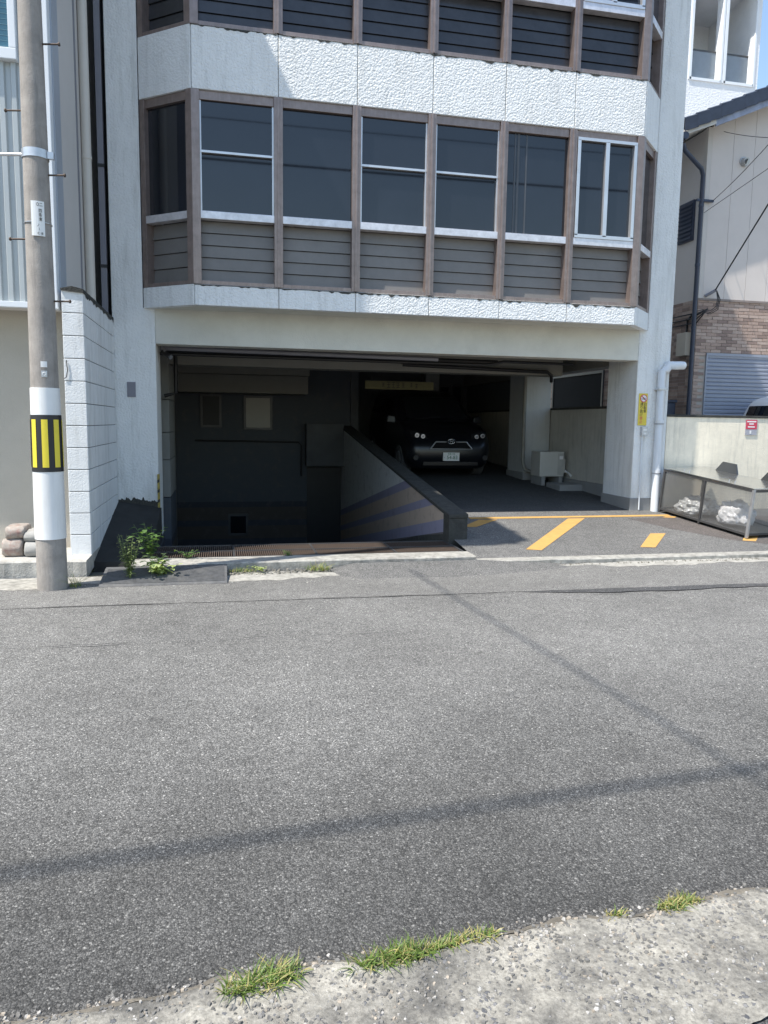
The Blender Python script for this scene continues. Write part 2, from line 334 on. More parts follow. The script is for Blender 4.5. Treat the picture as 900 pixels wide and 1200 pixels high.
def tag(o, label=None, cat=None, group=None, kind=None):
    if label: o['label'] = label
    if cat: o['category'] = cat
    if group: o['group'] = group
    if kind: o['kind'] = kind
    return o
def thing(name, label, cat, loc=(0, 0, 0), group=None):
    e = bpy.data.objects.new(name, None); COL.objects.link(e); e.location = loc; e.empty_display_size = 0.1
    return tag(e, label, cat, group)
def B(name, material, parent, x0, x1, y0, y1, z0, z1, bevel=0):
    return MB().box(x0, x1, y0, y1, z0, z1).build(name, material, parent, bevel)
def text(name, s, size, mat_, parent, origin, right, up, sx=1.0, thick=0.0006, align='CENTER'):
    """flat lettering turned into a mesh, standing at origin"""
    cu = bpy.data.curves.new(name, 'FONT'); cu.body = s; cu.size = size; cu.align_x = align; cu.align_y = 'CENTER'; cu.extrude = thick
    cu.resolution_u = 2
    to = bpy.data.objects.new(name + '_tmp', cu); COL.objects.link(to)
    dg = bpy.context.evaluated_depsgraph_get(); dg.update()
    me = bpy.data.meshes.new_from_object(to.evaluated_get(dg)); bpy.data.objects.remove(to)
    r_, u_ = Vector(right).normalized(), Vector(up).normalized(); n_ = r_.cross(u_)
    for v in me.vertices:
        v.co = Vector(origin) + r_ * v.co.x * sx + u_ * v.co.y + n_ * v.co.z
    me.materials.clear(); me.materials.append(mat_); me.name = name
    o = bpy.data.objects.new(name, me); COL.objects.link(o); setp(o, parent)
    return o

# ------------------------------------------------------------ ground, road, kerbs
def az(y): return 0.29 + 0.108 * (y - 0.5)          # apron surface
def gz(y): return 0.29 + 0.05 * (y - 0.5)           # garage floor
def rampz(y): return 0.085 - 0.19 * (y + 0.75)

g = MB()
L = 400
X0, X1, Y0, Y1 = -1.75, 2.05, -0.85, 9.2
for (a, b, c, d) in ((-L, L, -L, Y0), (-L, L, Y1, L), (-L, X0, Y0, Y1), (X1, L, Y0, Y1)):
    g.add([(a, c, -0.04), (b, c, -0.04), (b, d, -0.04), (a, d, -0.04)], [(0, 1, 2, 3)])
tag(g.build('ground', mat('bare_ground', (0.16, 0.145, 0.12), 0.95, var=0.3, vscale=2, bump=0.8, bscale=30)), kind='structure')

def sheet(name, material, x0, x1, y0, y1, nx, ny, zf, kind='structure', parent=None):
    vs = []; fs = []
    for j in range(ny + 1):
        for i in range(nx + 1):
            x = x0 + (x1 - x0) * i / nx; y = y0 + (y1 - y0) * j / ny
            vs.append((x, y, zf(x, y)))
    for j in range(ny):
        for i in range(nx):
            a = j * (nx + 1) + i; fs.append((a, a + 1, a + nx + 2, a + nx + 1))
    mb = MB(); mb.add(vs, fs, True); o = mb.build(name, material, parent)
    if kind: tag(o, kind=kind)
    return o
from mathutils import noise as NZ
def nz(x, y, s, seed=0): return NZ.noise(Vector((x * s + seed * 17.3, y * s - seed * 5.1, seed * 3.7)))

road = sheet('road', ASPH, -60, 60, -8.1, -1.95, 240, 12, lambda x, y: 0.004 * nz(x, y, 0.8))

rs = MB(); vs = []; fs = []; n = 300
for i in range(n + 1):
    x = -12 + 30 * i / n; e = -3.22 - .012 * (x - 2) + .03 * nz(x, 0, .9, 41) + .015 * nz(x, 0, 5, 42)
    vs += [(x, e, .0045), (x, -2.2, .0065), (x, -1.95, .0065)]
for i in range(n):
    for j in range(2): k = i * 3 + j; fs.append((k, k + 3, k + 4, k + 1))
rs.add(vs, fs); tag(rs.build('road_strip', ASPH_L), kind='structure')
rs = MB(); vs = []; fs = []; n = 120
for i in range(n + 1):
    x = 2.0 + 8 * i / n; t = min(1, i / 14); e = -3.24 - .012 * (x - 2) + .02 * nz(x, 0, 1.1, 51); w_ = t * (.10 + .12 * max(0, nz(x, 0, .7, 53)) + .05 * nz(x, 0, 4, 52))
    vs += [(x, e - max(.006, w_), .0075), (x, e + .02 * t + .015 * nz(x, 0, 6, 54), .0095)]
for i in range(n): k = i * 2; fs.append((k, k + 2, k + 3, k + 1))
rs.add(vs, fs); tag(rs.build('road_repair', ASPH3), kind='structure')
mb = MB()
for (xa, xb, y0_, sd_) in ((-9, 1.9, -3.235, 61), (2.6, 10, -3.46, 63), (-2.2, .6, -4.35, 65)):
    vs = []; fs = []; n = 160
    for i in range(n + 1):
        x = xa + (xb - xa) * i / n; e = y0_ - .012 * (x - 2) + .05 * nz(x, 0, .9, sd_) + .025 * nz(x, 0, 6, sd_ + 1); w_ = .0015 + .006 * max(0, nz(x, 0, 3, sd_ + 2))
        vs += [(x, e - w_, .0105), (x, e + w_, .0105)]
    for i in range(n): k = i * 2; fs.append((k, k + 2, k + 3, k + 1))
    mb.add(vs, fs)
tag(mb.build('road_cracks', mat('crack_fill', (.03, .03, .03), .9)), kind='structure')

# concrete edging strip on the near side, with a broken rim
def near_edge(x): return -7.63 + 0.067 * (x + 0.7) * 0.6 + 0.035 * nz(x, 0, 2.2) + 0.02 * nz(x, 0, 7, 2) + 0.012 * nz(x, 0, 21, 3)
NX = 420; NYs = 26
vs = []; fs = []
for i in range(NX + 1):
    x = -5 + 10 * i / NX; e = near_edge(x)
    for j in range(NYs + 1):
        t = j / NYs; y = e - (0.45 + 0.03 * nz(x, 5, 3, 9)) * t
        z = 0.018 + 0.006 * nz(x, y, 12, 1) + 0.005 * nz(x, y, 33, 4)
        if j == 0: z = 0.0
        elif j == 1: y = e - 0.008; z *= 0.8
        vs.append((x, y, z))
for i in range(NX):
    for j in range(NYs):
        a = i * (NYs + 1) + j; fs.append((a, a + 1, a + NYs + 2, a + NYs + 1))
mb = MB(); mb.add(vs, fs, True)
strip = tag(mb.build('concrete_strip', AGG), kind='structure')
tag(sheet('footway', ASPH3, -40, 40, -16, -7.9, 60, 8, lambda x, y: 0.008 + 0.004 * nz(x, y, 0.8)), kind='structure')
tag(sheet('verge_extension', AGG, 5, 40, -8.3, -7.25, 8, 2, lambda x, y: 0.016), kind='structure')
tag(sheet('verge_extension', AGG, -40, -5, -8.3, -7.8, 8, 2, lambda x, y: 0.016), kind='structure')

def pebble(mb, x, y, z, s, flat=0.5):
    pts = []
    for k in range(5):
        a = 2 * math.pi * k / 5 + random.uniform(-.4, .4); r = s * random.uniform(.6, 1.1)
        pts.append((r * math.cos(a), r * math.sin(a)))
    h = s * flat * random.uniform(.6, 1.2); tx = random.uniform(-.3, .3); ty = random.uniform(-.3, .3)
    vs = [(x + p, y + q, z - s * .3) for p, q in pts] + [(x + p * .72, y + q * .72, z + h + p * tx + q * ty) for p, q in pts]
    fs = [(5, 6, 7, 8, 9)] + [(k, (k + 1) % 5, (k + 1) % 5 + 5, k + 5) for k in range(5)]
    mb.add(vs, fs)
# stones loosened from the strip
for nm, c, cnt, smin, smax in (('dark_gravel', (0.14, 0.135, 0.125), 3600, .003, .011), ('pale_gravel', (0.33, 0.315, 0.29), 900, .003, .009), ('brown_gravel', (0.30, 0.26, 0.21), 700, .003, .009)):
    mb = MB()
    for i in range(cnt):
        x = random.uniform(-1.9, 1.9); e = near_edge(x)
        t = random.betavariate(1.1, 2.0)
        y = e + 0.05 - 0.50 * t
        pebble(mb, x, y, 0.016 if y < e else 0.001, random.uniform(smin, smax), 0.35)
    o = mb.build('loose_gravel', mat(nm, c, 0.85, var=0.35, vscale=40)); tag(o, 'loose ' + nm.replace('_', ' ') + ' chips on the concrete edging strip', 'gravel', kind='stuff')
# soil caught in the joint
mb = MB(); vs = []; fs = []
for i in range(NX + 1):
    x = -5 + 10 * i / NX; e = near_edge(x); wd = 0.016 + 0.03 * max(-.45, nz(x, 3, 4, 6)) + .012 * nz(x, 3, 18, 7)
    vs += [(x, e + wd, 0.0065), (x, e + wd * .4, 0.012), (x, e - 0.012, 0.0150)]
for i in range(NX):
    for j in range(2): a = i * 3 + j; fs.append((a, a + 3, a + 4, a + 1))
mb.add(vs, fs, True); tag(mb.build('joint_soil', mat('dry_soil', (0.14, 0.125, 0.10), 0.95, var=0.35, vscale=20, bump=1, bscale=90)), kind='structure')

# far side: kerb, gutter, apron
apron = MB(); yy = [-1.83 + (0.5 + 1.83) * i / 8 for i in range(9)]
vs = []; fs = []
for y in yy: vs += [(2.06, y, az(y)), (13, y, az(y))]
for j in range(8): fs.append((2 * j, 2 * j + 1, 2 * j + 3, 2 * j + 2))
apron.add(vs, fs); apron = tag(apron.build('apron', ASPH2), kind='structure')
def mark(pts, parent=apron, name='painted_line', m_=YPAINT, dz=0.004):
    mb = MB(); n = len(pts); mb.add([(x, y, az(y) + dz) for x, y in pts], [tuple(range(n))]); return mb.build(name, m_, parent)
mark([(2.62, 0.075), (5.72, 0.09), (5.72, 0.185), (2.62, 0.175)])
mark([(2.79, -1.45), (2.97, -1.50), (4.31, 0.03), (4.05, 0.03)])
mark([(4.28, -1.47), (4.47, -1.50), (5.02, -0.86), (4.80, -0.85)])
mark([(2.36, -0.34), (2.55, -0.36), (3.0, 0.03), (2.72, 0.03)])
mark([(5.53, 0.02), (5.70, -0.02), (5.80, 0.055), (5.62, 0.075)])
mark([(5.86, -1.28), (6.02, -1.33), (6.32, -1.02), (6.14, -0.98)])
mark([(4.95, -0.02), (5.45, 0.03), (9, 0.05), (9, -1.7), (6.5, -1.72), (5.75, -1.25), (5.25, -0.62)], name='asphalt_patch', m_=asphalt('brown_patch', (0.08, 0.07, 0.067), (0.165, 0.147, 0.138), (0.22, 0.20, 0.185), 170), dz=0.002)

def rough_bar(name, material, x0, x1, yf, yb, z0, z1, n, amp, kind='structure', parent=None, seed=1, slope=0.0):
    """a long kerb with an uneven front arris"""
    vs = []; fs = []
    for i in range(n + 1):
        x = x0 + (x1 - x0) * i / n
        a = amp * nz(x, 0, 3, seed) + amp * .7 * nz(x, 0, 11, seed + 1); b_ = amp * .5 * nz(x, 4, 5, seed + 2)
        vs += [(x, yf + a * .6 - slope, z0), (x, yf + a, z1 - 0.012 + b_), (x, yf + 0.014 + a, z1 + b_), (x, yb, z1)]
    for i in range(n):
        for j in range(3): k = i * 4 + j; fs.append((k, k + 4, k + 5, k + 1))
    fs.append((0, 1, 2, 3)); fs.append((n * 4 + 3, n * 4 + 2, n * 4 + 1, n * 4))
    mb = MB(); mb.add(vs, fs); return tag(mb.build(name, material, parent), kind=kind)
rough_bar('kerb', CONC_L, 2.02, 13, -1.98, -1.81, -0.02, 0.058, 220, 0.012, seed=3)
rough_bar('kerb', CONC_L, -1.62, 2.02, -1.88, -1.56, -0.02, 0.098, 120, 0.014, seed=8)
# broken concrete gutter
def blotch(name, material, x0, x1, y0, y1, z, n, amp, seed):
    vs = []; fs = []
    for i in range(n + 1):
        x = x0 + (x1 - x0) * i / n; t = min(1, min(i, n - i) / (n * .12))
        ym = (y0 + y1) / 2
        ya = ym + (y0 - ym) * t + amp * nz(x, 0, 1.7, seed) + amp * .5 * nz(x, 0, 6, seed + 1); yb = ym + (y1 - ym) * t + amp * .3 * nz(x, 9, 5, seed + 2)
        vs += [(x, min(ya, yb - .005), z), (x, yb, z + 0.004)]
    for i in range(n): k = i * 2; fs.append((k, k + 2, k + 3, k + 1))
    mb = MB(); mb.add(vs, fs); return tag(mb.build(name, material), kind='structure')
blotch('gutter', CONC_L, 2.75, 13, -2.22, -1.96, 0.008, 260, 0.16, 11)
blotch('gutter', CONC_L, -6, 0.6, -2.40, -1.99, 0.008, 200, 0.13, 15)
# asphalt fillet run up to the kerb
wd = MB(); vs = []; fs = []; n = 60
for i in range(n + 1):
    x = 0.38 + 2.6 * i / n; t = min(1, (n - i) / 22, i / 6); a = 0.04 * nz(x, 0, 2, 21)
    vs += [(x, -2.46 + a + .25 * (1 - t), 0.006), (x, -2.2, 0.006 + 0.035 * t), (x, -1.96, 0.012 + 0.06 * t)]
for i in range(n):
    for j in range(2): k = i * 3 + j; fs.append((k, k + 3, k + 4, k + 1))
wd.add(vs, fs, True); tag(wd.build('asphalt_fillet', ASPH2), kind='structure')
# rubble in the broken stretch of kerb
mb = MB()
for i in range(420):
    x = random.uniform(-.75, 0.5) if i < 260 else random.uniform(2.6, 5.5); pebble(mb, x, random.uniform(-2.12, -1.9) if i < 260 else random.uniform(-2.1, -1.99), 0.012, random.uniform(.006, .03) if i < 120 else random.uniform(.004, .013), .55)
tag(mb.build('kerb_rubble', mat('rubble_dirt', (.17, .16, .135), .9, var=.4, vscale=30)), 'crumbled concrete rubble along the broken far kerb', 'rubble', kind='stuff')
mb = MB()
for i in range(160):
    x = random.uniform(-2.9, 5.5); pebble(mb, x, random.uniform(-2.6, -2.2), 0.006, random.uniform(.004, .012), .5)
tag(mb.build('road_grit', CONC_L), 'scattered grit at the edge of the road below the kerb', 'grit', kind='stuff')

# ramp, grating seat, garage floor
rp = MB(); n = 10; ys = [-0.78 + (7.6 + .78) * i / n for i in range(n + 1)]
vs = []; fs = []
for y in ys: vs += [(-1.75, y, rampz(y)), (2.05, y, rampz(y))]
for i in range(n): fs.append((2 * i, 2 * i + 1, 2 * i + 3, 2 * i + 2))
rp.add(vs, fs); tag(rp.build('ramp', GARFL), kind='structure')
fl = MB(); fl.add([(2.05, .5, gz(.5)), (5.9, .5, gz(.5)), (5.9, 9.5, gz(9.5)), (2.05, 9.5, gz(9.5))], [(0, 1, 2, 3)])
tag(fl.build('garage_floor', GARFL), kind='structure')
# dark sloping slab in the corner by the block wall
sb = MB(); sb.hexa([(-2.04, -1.52, -.04), (-1.5, -1.52, -.04), (-1.5, .5, -.04), (-2.04, .5, -.04), (-2.04, -1.5, .07), (-1.5, -1.5, .05), (-1.5, .5, .40), (-2.04, .5, .49)])
tag(sb.build('corner_slab', mat('dark_slab', (.024, .024, .023), .9, var=.3, vscale=6)), kind='structure')
# neighbour's raised slab
rough_bar('raised_slab', CONC, -12, -2.03, -1.93, 0.2, -0.02, 0.165, 160, 0.02, seed=31)
# yard of the house on the right
B('yard', CONC, None, 5.95, 40, .8, 30, -.02, .30)['kind'] = 'structure'

# ------------------------------------------------------------ apartment building
apt = thing('apartment_building', 'white stucco building with brown framed bay windows above an open garage', 'building', (2, 0.5, 0))
XS = [-1.027, 0, 0.97, 1.94, 2.91, 3.88, 4.914]
LW, RW = (-1.665, 0.5), (5.42, 0.5)
C0, C1 = (XS[0], 0.0), (XS[-1], 0.0)
def fb(mb, A, Bq, s0, s1, d0, d1, z0, z1, lift=0.0):
    """box along plan line A-B: s from A, d inwards; lift pushes the lower edge out"""
    A = Vector(A); Bq = Vector(Bq); t = (Bq - A).normalized(); nn = Vector((-t.y, t.x))
    P = lambda s, d, z: (*(A + t * s + nn * d), z)
    return mb.hexa([P(s0, d0 - lift, z0), P(s1, d0 - lift, z0), P(s1, d1, z0), P(s0, d1, z0), P(s0, d0, z1), P(s1, d0, z1), P(s1, d1, z1), P(s0, d1, z1)])
LF = (Vector(C0) - Vector(LW)).length; RF = (Vector(RW) - Vector(C1)).length

# mass of the building
B('wall', WHITE_STUCCO, apt, -2.03, 5.80, 0.74, 11, 3.0, 9.6)
B('roof', CONC, apt, -2.0, 5.78, 0.55, 10.95, 9.6, 9.75)
mb = MB(); mb.prism([(-2.05, -.03), (-1.53, -.03), (-1.53, 2.95), (-1.672, 2.95), (-1.672, 9.6), (-2.05, 9.6)], .5, 1.2); mb.build('pillar', WHITE_STUCCO, apt, .012)
mb = MB(); mb.prism([(5.29, .22), (5.82, .22), (5.82, 9.6), (5.423, 9.6), (5.423, 2.95), (5.29, 2.95)], .5, 1.35); mb.build('pillar', WHITE_STUCCO, apt, .012)
MB().box(5.272, 5.838, .482, 1.368, .15, .475).build('plinth', GREY_PLINTH, apt, .006)
B('lintel', SOFFIT, apt, -1.53, 5.29, .503, .80, 2.51, 3.0, .008)
# bay floors: soffit and hidden core
for z0, z1 in ((2.945, 3.17), (5.46, 6.13), (8.42, 9.12)):
    mb = MB(); mb.prism([(LW[0] + .03, .52), (C0[0] + .02, .03), (C1[0] - .02, .03), (RW[0] - .03, .52)], z0 + .004, z1 - .004, 'z')
    mb.build('bay_slab', SOFFIT, apt)
mb = MB(); mb.prism([(LW[0] + .26, .56), (C0[0] + .16, .24), (C1[0] - .16, .24), (RW[0] - .26, .56)], 3.1, 9.2, 'z'); mb.build('bay_core', BLACK, apt)
# drip moulding below each fascia
def band(z0, z1):
    for i in range(6):
        mb = MB(); fb(mb, C0, C1, XS[i] - XS[0] + (.004 if i else .012), XS[i + 1] - XS[0] - (.004 if i < 5 else .012), 0, .1, z0, z1); mb.build('fascia_panel', STUCCO, apt, .007)
    mb = MB(); fb(mb, LW, C0, .0, LF - .008, 0, .1, z0, z1); mb.build('fascia_panel', STUCCO, apt, .007)
    mb = MB(); fb(mb, C1, RW, .008, RF, 0, .1, z0, z1); mb.build('fascia_panel', STUCCO, apt, .007)
    # black run-off stain along the top arris
    vs = []; fs = []; n = 300
    mb = MB()
    for i in range(n + 1):
        x = XS[0] + .01 + (XS[-1] - XS[0] - .02) * i / n; d = .012 + max(0, .03 * nz(x, z0, 4, 2) + .035 * nz(x, z0, 17, 5))
        vs += [(x, -.0025, z1 - d), (x, -.0025, z1 - .004), (x, .02, z1 + .002), (x, .06, z1 + .002)]
    for i in range(n):
        for j in range(3): k = i * 4 + j; fs.append((k, k + 4, k + 5, k + 1))
    mb.add(vs, fs); mb.build('runoff_stain', mat('black_mould', (0.05, 0.05, 0.045), 0.95, var=.5, vscale=30), apt)
band(2.945, 3.195); band(5.44, 6.151); band(8.40, 9.11)

def window(A, Bq, s0, s1, z0, kind, slatm):
    """one bay between mullions: frame with sill, transom, head; panes and slats as sub-parts"""
    h = 2.245; w = MB()
    zs, zt0, zt1, zh = z0 + .05, z0 + .775, z0 + .865, z0 + h - .105
    fb(w, A, Bq, s0, s1, .03, .13, zh, z0 + h - .002)
    wo = w.build('window', FRAME, apt, .004)
    w = MB(); fb(w, A, Bq, s0, s1, .015, .13, z0 + .002, zs); w.build('sill', FRAME, wo, .004)
    t = MB(); fb(t, A, Bq, s0, s1, .004, .12, zt0, zt1); t.build('transom', mat('pale_anodised', (.66, .64, .66), .35, metal=.5, var=.2, vscale=9), wo, .004)
    n = 5 if kind != 'facet' else 4
    hs = (zt0 - zs) / n
    for k in range(n):
        b_ = MB(); fb(b_, A, Bq, s0, s1, .135, .16, zs + hs * k + .006, zs + hs * (k + 1) - .002, .016); b_.build('slat', slatm, wo)
    gb = MB(); fb(gb, A, Bq, s0, s1, .165, .172, zs, zt0); gb.build('louvre_back', BLACK, wo)
    if kind == 'plain' or kind == 'facet':
        p = MB(); fb(p, A, Bq, s0, s1, .075, .085, zt1, zh); p.build('pane', GLASS, wo)
    elif kind == 'hung':
        zm = zt1 + (zh - zt1) * .545
        p = MB(); fb(p, A, Bq, s0, s1, .085, .095, zt1, zm); p.build('pane', GLASS, wo)
        p = MB(); fb(p, A, Bq, s0, s1, .062, .072, zm, zh); p.build('pane', GLASS, wo)
        sb_ = MB(); fb(sb_, A, Bq, s0, s1, .04, .1, zm - .014, zm + .014); fb(sb_, A, Bq, s0, s0 + .022, .045, .1, zt1, zh); fb(sb_, A, Bq, s1 - .022, s1, .045, .1, zt1, zh); sb_.build('sash', SASH, wo, .002)
    elif kind == 'slide':
        sm = (s0 + s1) / 2; z_ = zt1 + .03
        sb_ = MB()
        for (u0, u1) in ((s0 + .01, s0 + .055), (s1 - .055, s1 - .01), (sm - .028, sm + .028)): fb(sb_, A, Bq, u0, u1, -.005, .08, z_, zh - .02)
        fb(sb_, A, Bq, s0 + .01, s1 - .01, -.005, .08, z_ - .03, z_ + .02); fb(sb_, A, Bq, s0 + .01, s1 - .01, -.005, .08, zh - .03, zh + .01)
        sb_.build('sash', SASH, wo, .003)
        for (u0, u1, d) in ((s0 + .05, sm - .02, .04), (sm + .02, s1 - .05, .055)): p = MB(); fb(p, A, Bq, u0, u1, d, d + .01, z_ + .01, zh - .025); p.build('pane', GLASS, wo)
    return wo
kinds = ['hung', 'plain', 'hung', 'hung', 'plain', 'slide']
for z0, sm_ in ((3.195, SLAT), (6.151, SLAT2)):
    mw = .053
    for i in range(6):
        window(C0, C1, XS[i] - XS[0] + (mw if i else .09), XS[i + 1] - XS[0] - (mw if i < 5 else .09), z0, kinds[i], sm_)
    window(LW, C0, .07, LF - .085, z0, 'facet', sm_)
    window(C1, RW, .085, RF - .07, z0, 'facet', sm_)
    for i in range(1, 6):
        mb = MB(); c = XS[i] - XS[0]; fb(mb, C0, C1, c - mw, c + mw, 0.0, .175, z0 + .003, z0 + 2.242); fb(mb, C0, C1, c - .014, c + .014, -.012, .02, z0 + .003, z0 + 2.242); mb.build('mullion', FRAME, apt, .004)
    # corner posts
    for cx, A_, s_ in ((C0[0], LW, 1), (C1[0], RW, -1)):
        t = (Vector(A_) - Vector((cx, 0))).normalized()
        p = [(cx + s_ * .095, .0), (cx + s_ * .0, .0), (cx + t.x * .09, t.y * .09), (cx + t.x * .09 + s_ * .06, t.y * .09 + .05), (cx + s_ * .095, .13)]
        mb = MB(); mb.prism(p, z0 + .003, z0 + 2.242, 'z'); mb.build('corner_post', FRAME, apt, .004)
    for A_, B_, s0_, s1_ in ((LW, C0, 0, .075), (C1, RW, RF - .075, RF)):
        mb = MB(); fb(mb, A_, B_, s0_, s1_, .005, .17, z0 + .003, z0 + 2.242); mb.build('mullion', FRAME, apt, .004)
for q, (a_, w_) in enumerate(((3.08, .018), (3.12, .03), (3.24, .02))):
    mb = MB(); fb(mb, C0, C1, a_ - XS[0], a_ - XS[0] + w_, .070, .0745, 4.06, 5.33); mb.build('inner_stile', mat('inner_stile', (.07, .075, .085), .4, var=.2), apt)
vs = []; fs = []; n = 90
for i in range(n + 1):
    x = -2.035 + .49 * i / n; d = .0 + .05 * max(0, .2 + nz(x, 1, 9, 3)) + .05 * nz(x, 1, 35, 4) + .02 * nz(x, 1, 90, 6)
    vs += [(x, .4975, .40), (x, .4975, .475 + .035 * (1 - i / n) + max(.002, d))]
for i in range(n): k = 2 * i; fs.append((k, k + 2, k + 3, k + 1))
mb = MB(); mb.add(vs, fs); mb.build('mould_stain', mat('black_mould', (0.05, 0.05, 0.045)), apt)
B('inspection_cover', GREYP, apt, -1.89, -1.785, .488, .51, 1.83, 2.02, .004)

# garage shell
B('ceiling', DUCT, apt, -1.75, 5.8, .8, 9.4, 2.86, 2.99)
B('side_wall', GAR_WALL, apt, -1.9, -1.72, 1.2, 9.2, -1.7, 2.99)
k = 0
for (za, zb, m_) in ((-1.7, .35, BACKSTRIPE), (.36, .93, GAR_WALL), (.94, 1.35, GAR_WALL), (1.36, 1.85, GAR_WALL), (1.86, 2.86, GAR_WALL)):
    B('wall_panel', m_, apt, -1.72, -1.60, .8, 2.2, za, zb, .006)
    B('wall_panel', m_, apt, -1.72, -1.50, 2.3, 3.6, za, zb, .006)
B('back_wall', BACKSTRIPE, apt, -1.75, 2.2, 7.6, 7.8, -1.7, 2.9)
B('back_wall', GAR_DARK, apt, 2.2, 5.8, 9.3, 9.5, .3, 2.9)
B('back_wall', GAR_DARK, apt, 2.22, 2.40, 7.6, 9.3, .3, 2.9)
B('door_lintel', GAR_DARK, apt, 1.15, 2.0, 7.2, 7.6, .55, 1.5)
B('doorway', BLACK, apt, 1.2, 1.99, 7.56, 7.6, -1.6, .5)
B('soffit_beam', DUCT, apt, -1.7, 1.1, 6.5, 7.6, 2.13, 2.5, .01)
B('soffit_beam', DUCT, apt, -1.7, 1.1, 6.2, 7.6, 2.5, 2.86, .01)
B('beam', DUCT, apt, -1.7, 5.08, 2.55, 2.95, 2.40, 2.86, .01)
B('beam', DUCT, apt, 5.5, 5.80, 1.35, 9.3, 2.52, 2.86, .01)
COLW = mat('garage_column_paint', (.50, .51, .50), .8, var=.07, dirt=(.25, .25, .23), damt=.4, streak=True)
B('column', COLW, apt, 5.08, 5.60, 4.1, 4.95, .3, 2.86, .012)
B('column_plinth', GREY_PLINTH, apt, 5.06, 5.62, 4.08, 4.97, .3, .62, .006)
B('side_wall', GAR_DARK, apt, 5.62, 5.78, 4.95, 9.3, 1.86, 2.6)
B('column', COLW, apt, 4.4, 4.75, 8.95, 9.3, .3, 2.86, .012)
def gwin(x0, x1, y, z0, z1, m_):
    w = MB()
    for a in ((x0 - .05, x1 + .05, z0 - .05, z0), (x0 - .05, x1 + .05, z1, z1 + .05), (x0 - .05, x0, z0, z1), (x1, x1 + .05, z0, z1)): w.box(a[0], a[1], y - .05, y, a[2], a[3])
    wo = w.build('window', DKSTEEL, apt); B('pane', m_, wo, x0, x1, y - .03, y - .02, z0, z1)
gwin(-1.13, -.77, 7.6, 1.44, 2.08, BLACK); gwin(-.18, .36, 7.6, 1.40, 2.06, LITWIN); gwin(-.55, -.2, 7.6, -1.02, -.62, GLASS)
gwin(4.85, 5.1, 9.3, 1.75, 2.5, GLASS); gwin(5.25, 5.45, 9.3, 1.75, 2.5, GLASS)
# pipes under the lintel
mb = MB(); mb.tube([(-1.5, .93, 2.50), (2.35, .93, 2.47)], .032, 10); mb.build('service_pipe', GREYP, apt)
mb = MB(); mb.tube([(-1.55, 1.15, 2.44), (3.2, 1.15, 2.43), (3.5, 1.3, 2.50), (4.8, 1.6, 2.52)], .022, 8); mb.tube([(-1.5, 1.3, 2.50), (3.4, 1.3, 2.49)], .03, 8); mb.build('conduit', CABLE, apt)
mb = MB(); mb.tube([(-1.38, 2.1, 2.6), (-1.38, 2.1, 1.95), (-1.55, 2.1, 1.9)], .03, 8); mb.build('conduit', CABLE, apt)
mb = MB(); mb.tube([(-1.3, 7.5, 1.1), (1.0, 7.5, 1.08), (1.06, 7.5, 1.0), (1.06, 7.5, .3)], .018, 8); mb.build('conduit', CABLE, apt)
mb = MB(); mb.tube([(5.02, 4.02, 2.86), (5.02, 4.02, .85), (5.06, 3.98, .68), (5.2, 3.85, .62)], .035, 10); mb.build('drain_pipe', DUCT, apt)
mb = MB(); mb.tube([(2.2, 2.45, 2.50), (4.75, 2.45, 2.45), (4.85, 2.5, 2.4), (4.9, 2.6, 2.3)], .03, 8); mb.build('conduit', CABLE, apt)
# corner guard
cg = MB(); cg.prism([(-1.545, .489), (-1.519, .489), (-1.519, .56), (-1.530, .56), (-1.530, .4995), (-1.545, .4995)], .12, .84, 'z'); cgo = cg.build('corner_guard', mat('faded_yellow', (.34, .27, .06), .6, var=.3, vscale=20), apt)
for q in range(5):
    z = .20 + q * .13; MB().hexa([(-1.546, .4870, z), (-1.518, .4870, z + .02), (-1.518, .4890, z + .02), (-1.546, .4890, z), (-1.546, .4870, z + .04), (-1.518, .4870, z + .06), (-1.518, .4890, z + .06), (-1.546, .4890, z + .04)]).build('stripe', BLACK, cgo)
# fluorescent tube batten and cctv
cc = thing('security_camera', 'small dark security camera under the garage lintel by the left pillar', 'camera', (-1.42, .86, 2.4))
mb = MB(); mb.tube([(-1.45, .9, 2.50), (-1.44, .88, 2.42)], .018, 8); mb.build('bracket', GREYP, cc)
mb = MB(); mb.tube([(-1.47, .95, 2.45), (-1.37, .78, 2.37)], .035, 12); mb.build('housing', BLACK, cc)
mb = MB(); mb.tube([(-1.37, .78, 2.37), (-1.362, .766, 2.364)], .028, 12); mb.build('lens', LENS, cc)

# hanging sign
hs = thing('hanging_sign', 'long yellow height limit board hung from the garage ceiling', 'sign', (2.75, 5, 2.2))
B('board', mat('dim_yellow_board', (.16, .145, .06), .6, var=.1), hs, 2.06, 3.46, 5.0, 5.03, 2.21, 2.37)  # yellow lowered to one even dim tone
for a in (2.12, 3.28): B('end_block', mat('dim_yellow_board', (.16, .145, .06)), hs, a - .05, a + .12, 4.996, 5.0, 2.225, 2.355)
for a in (2.2, 3.3): mb = MB(); mb.cyl((a, 5.015, 2.37), (a, 5.015, 2.86), .008, 6); mb.build('hanger', DKSTEEL, hs)
mb = MB()
for q, (a, wd_, h0, h1) in enumerate(((2.40, .05, .05, .11), (2.50, .07, .03, .13), (2.60, .06, .03, .13), (2.69, .07, .03, .12), (2.80, .06, .04, .12), (2.98, .04, .05, .12), (3.08, .05, .03, .10))):
    for t_ in (0, .5, 1): mb.box(a, a + wd_, 4.9965, 4.999, 2.22 + h0 + (h1 - h0) * t_ - .006, 2.22 + h0 + (h1 - h0) * t_ + .006)
    mb.box(a + wd_ * .45, a + wd_ * .6, 4.9968, 4.999, 2.22 + h0, 2.22 + h1)
mb.build('lettering', INKK, hs)

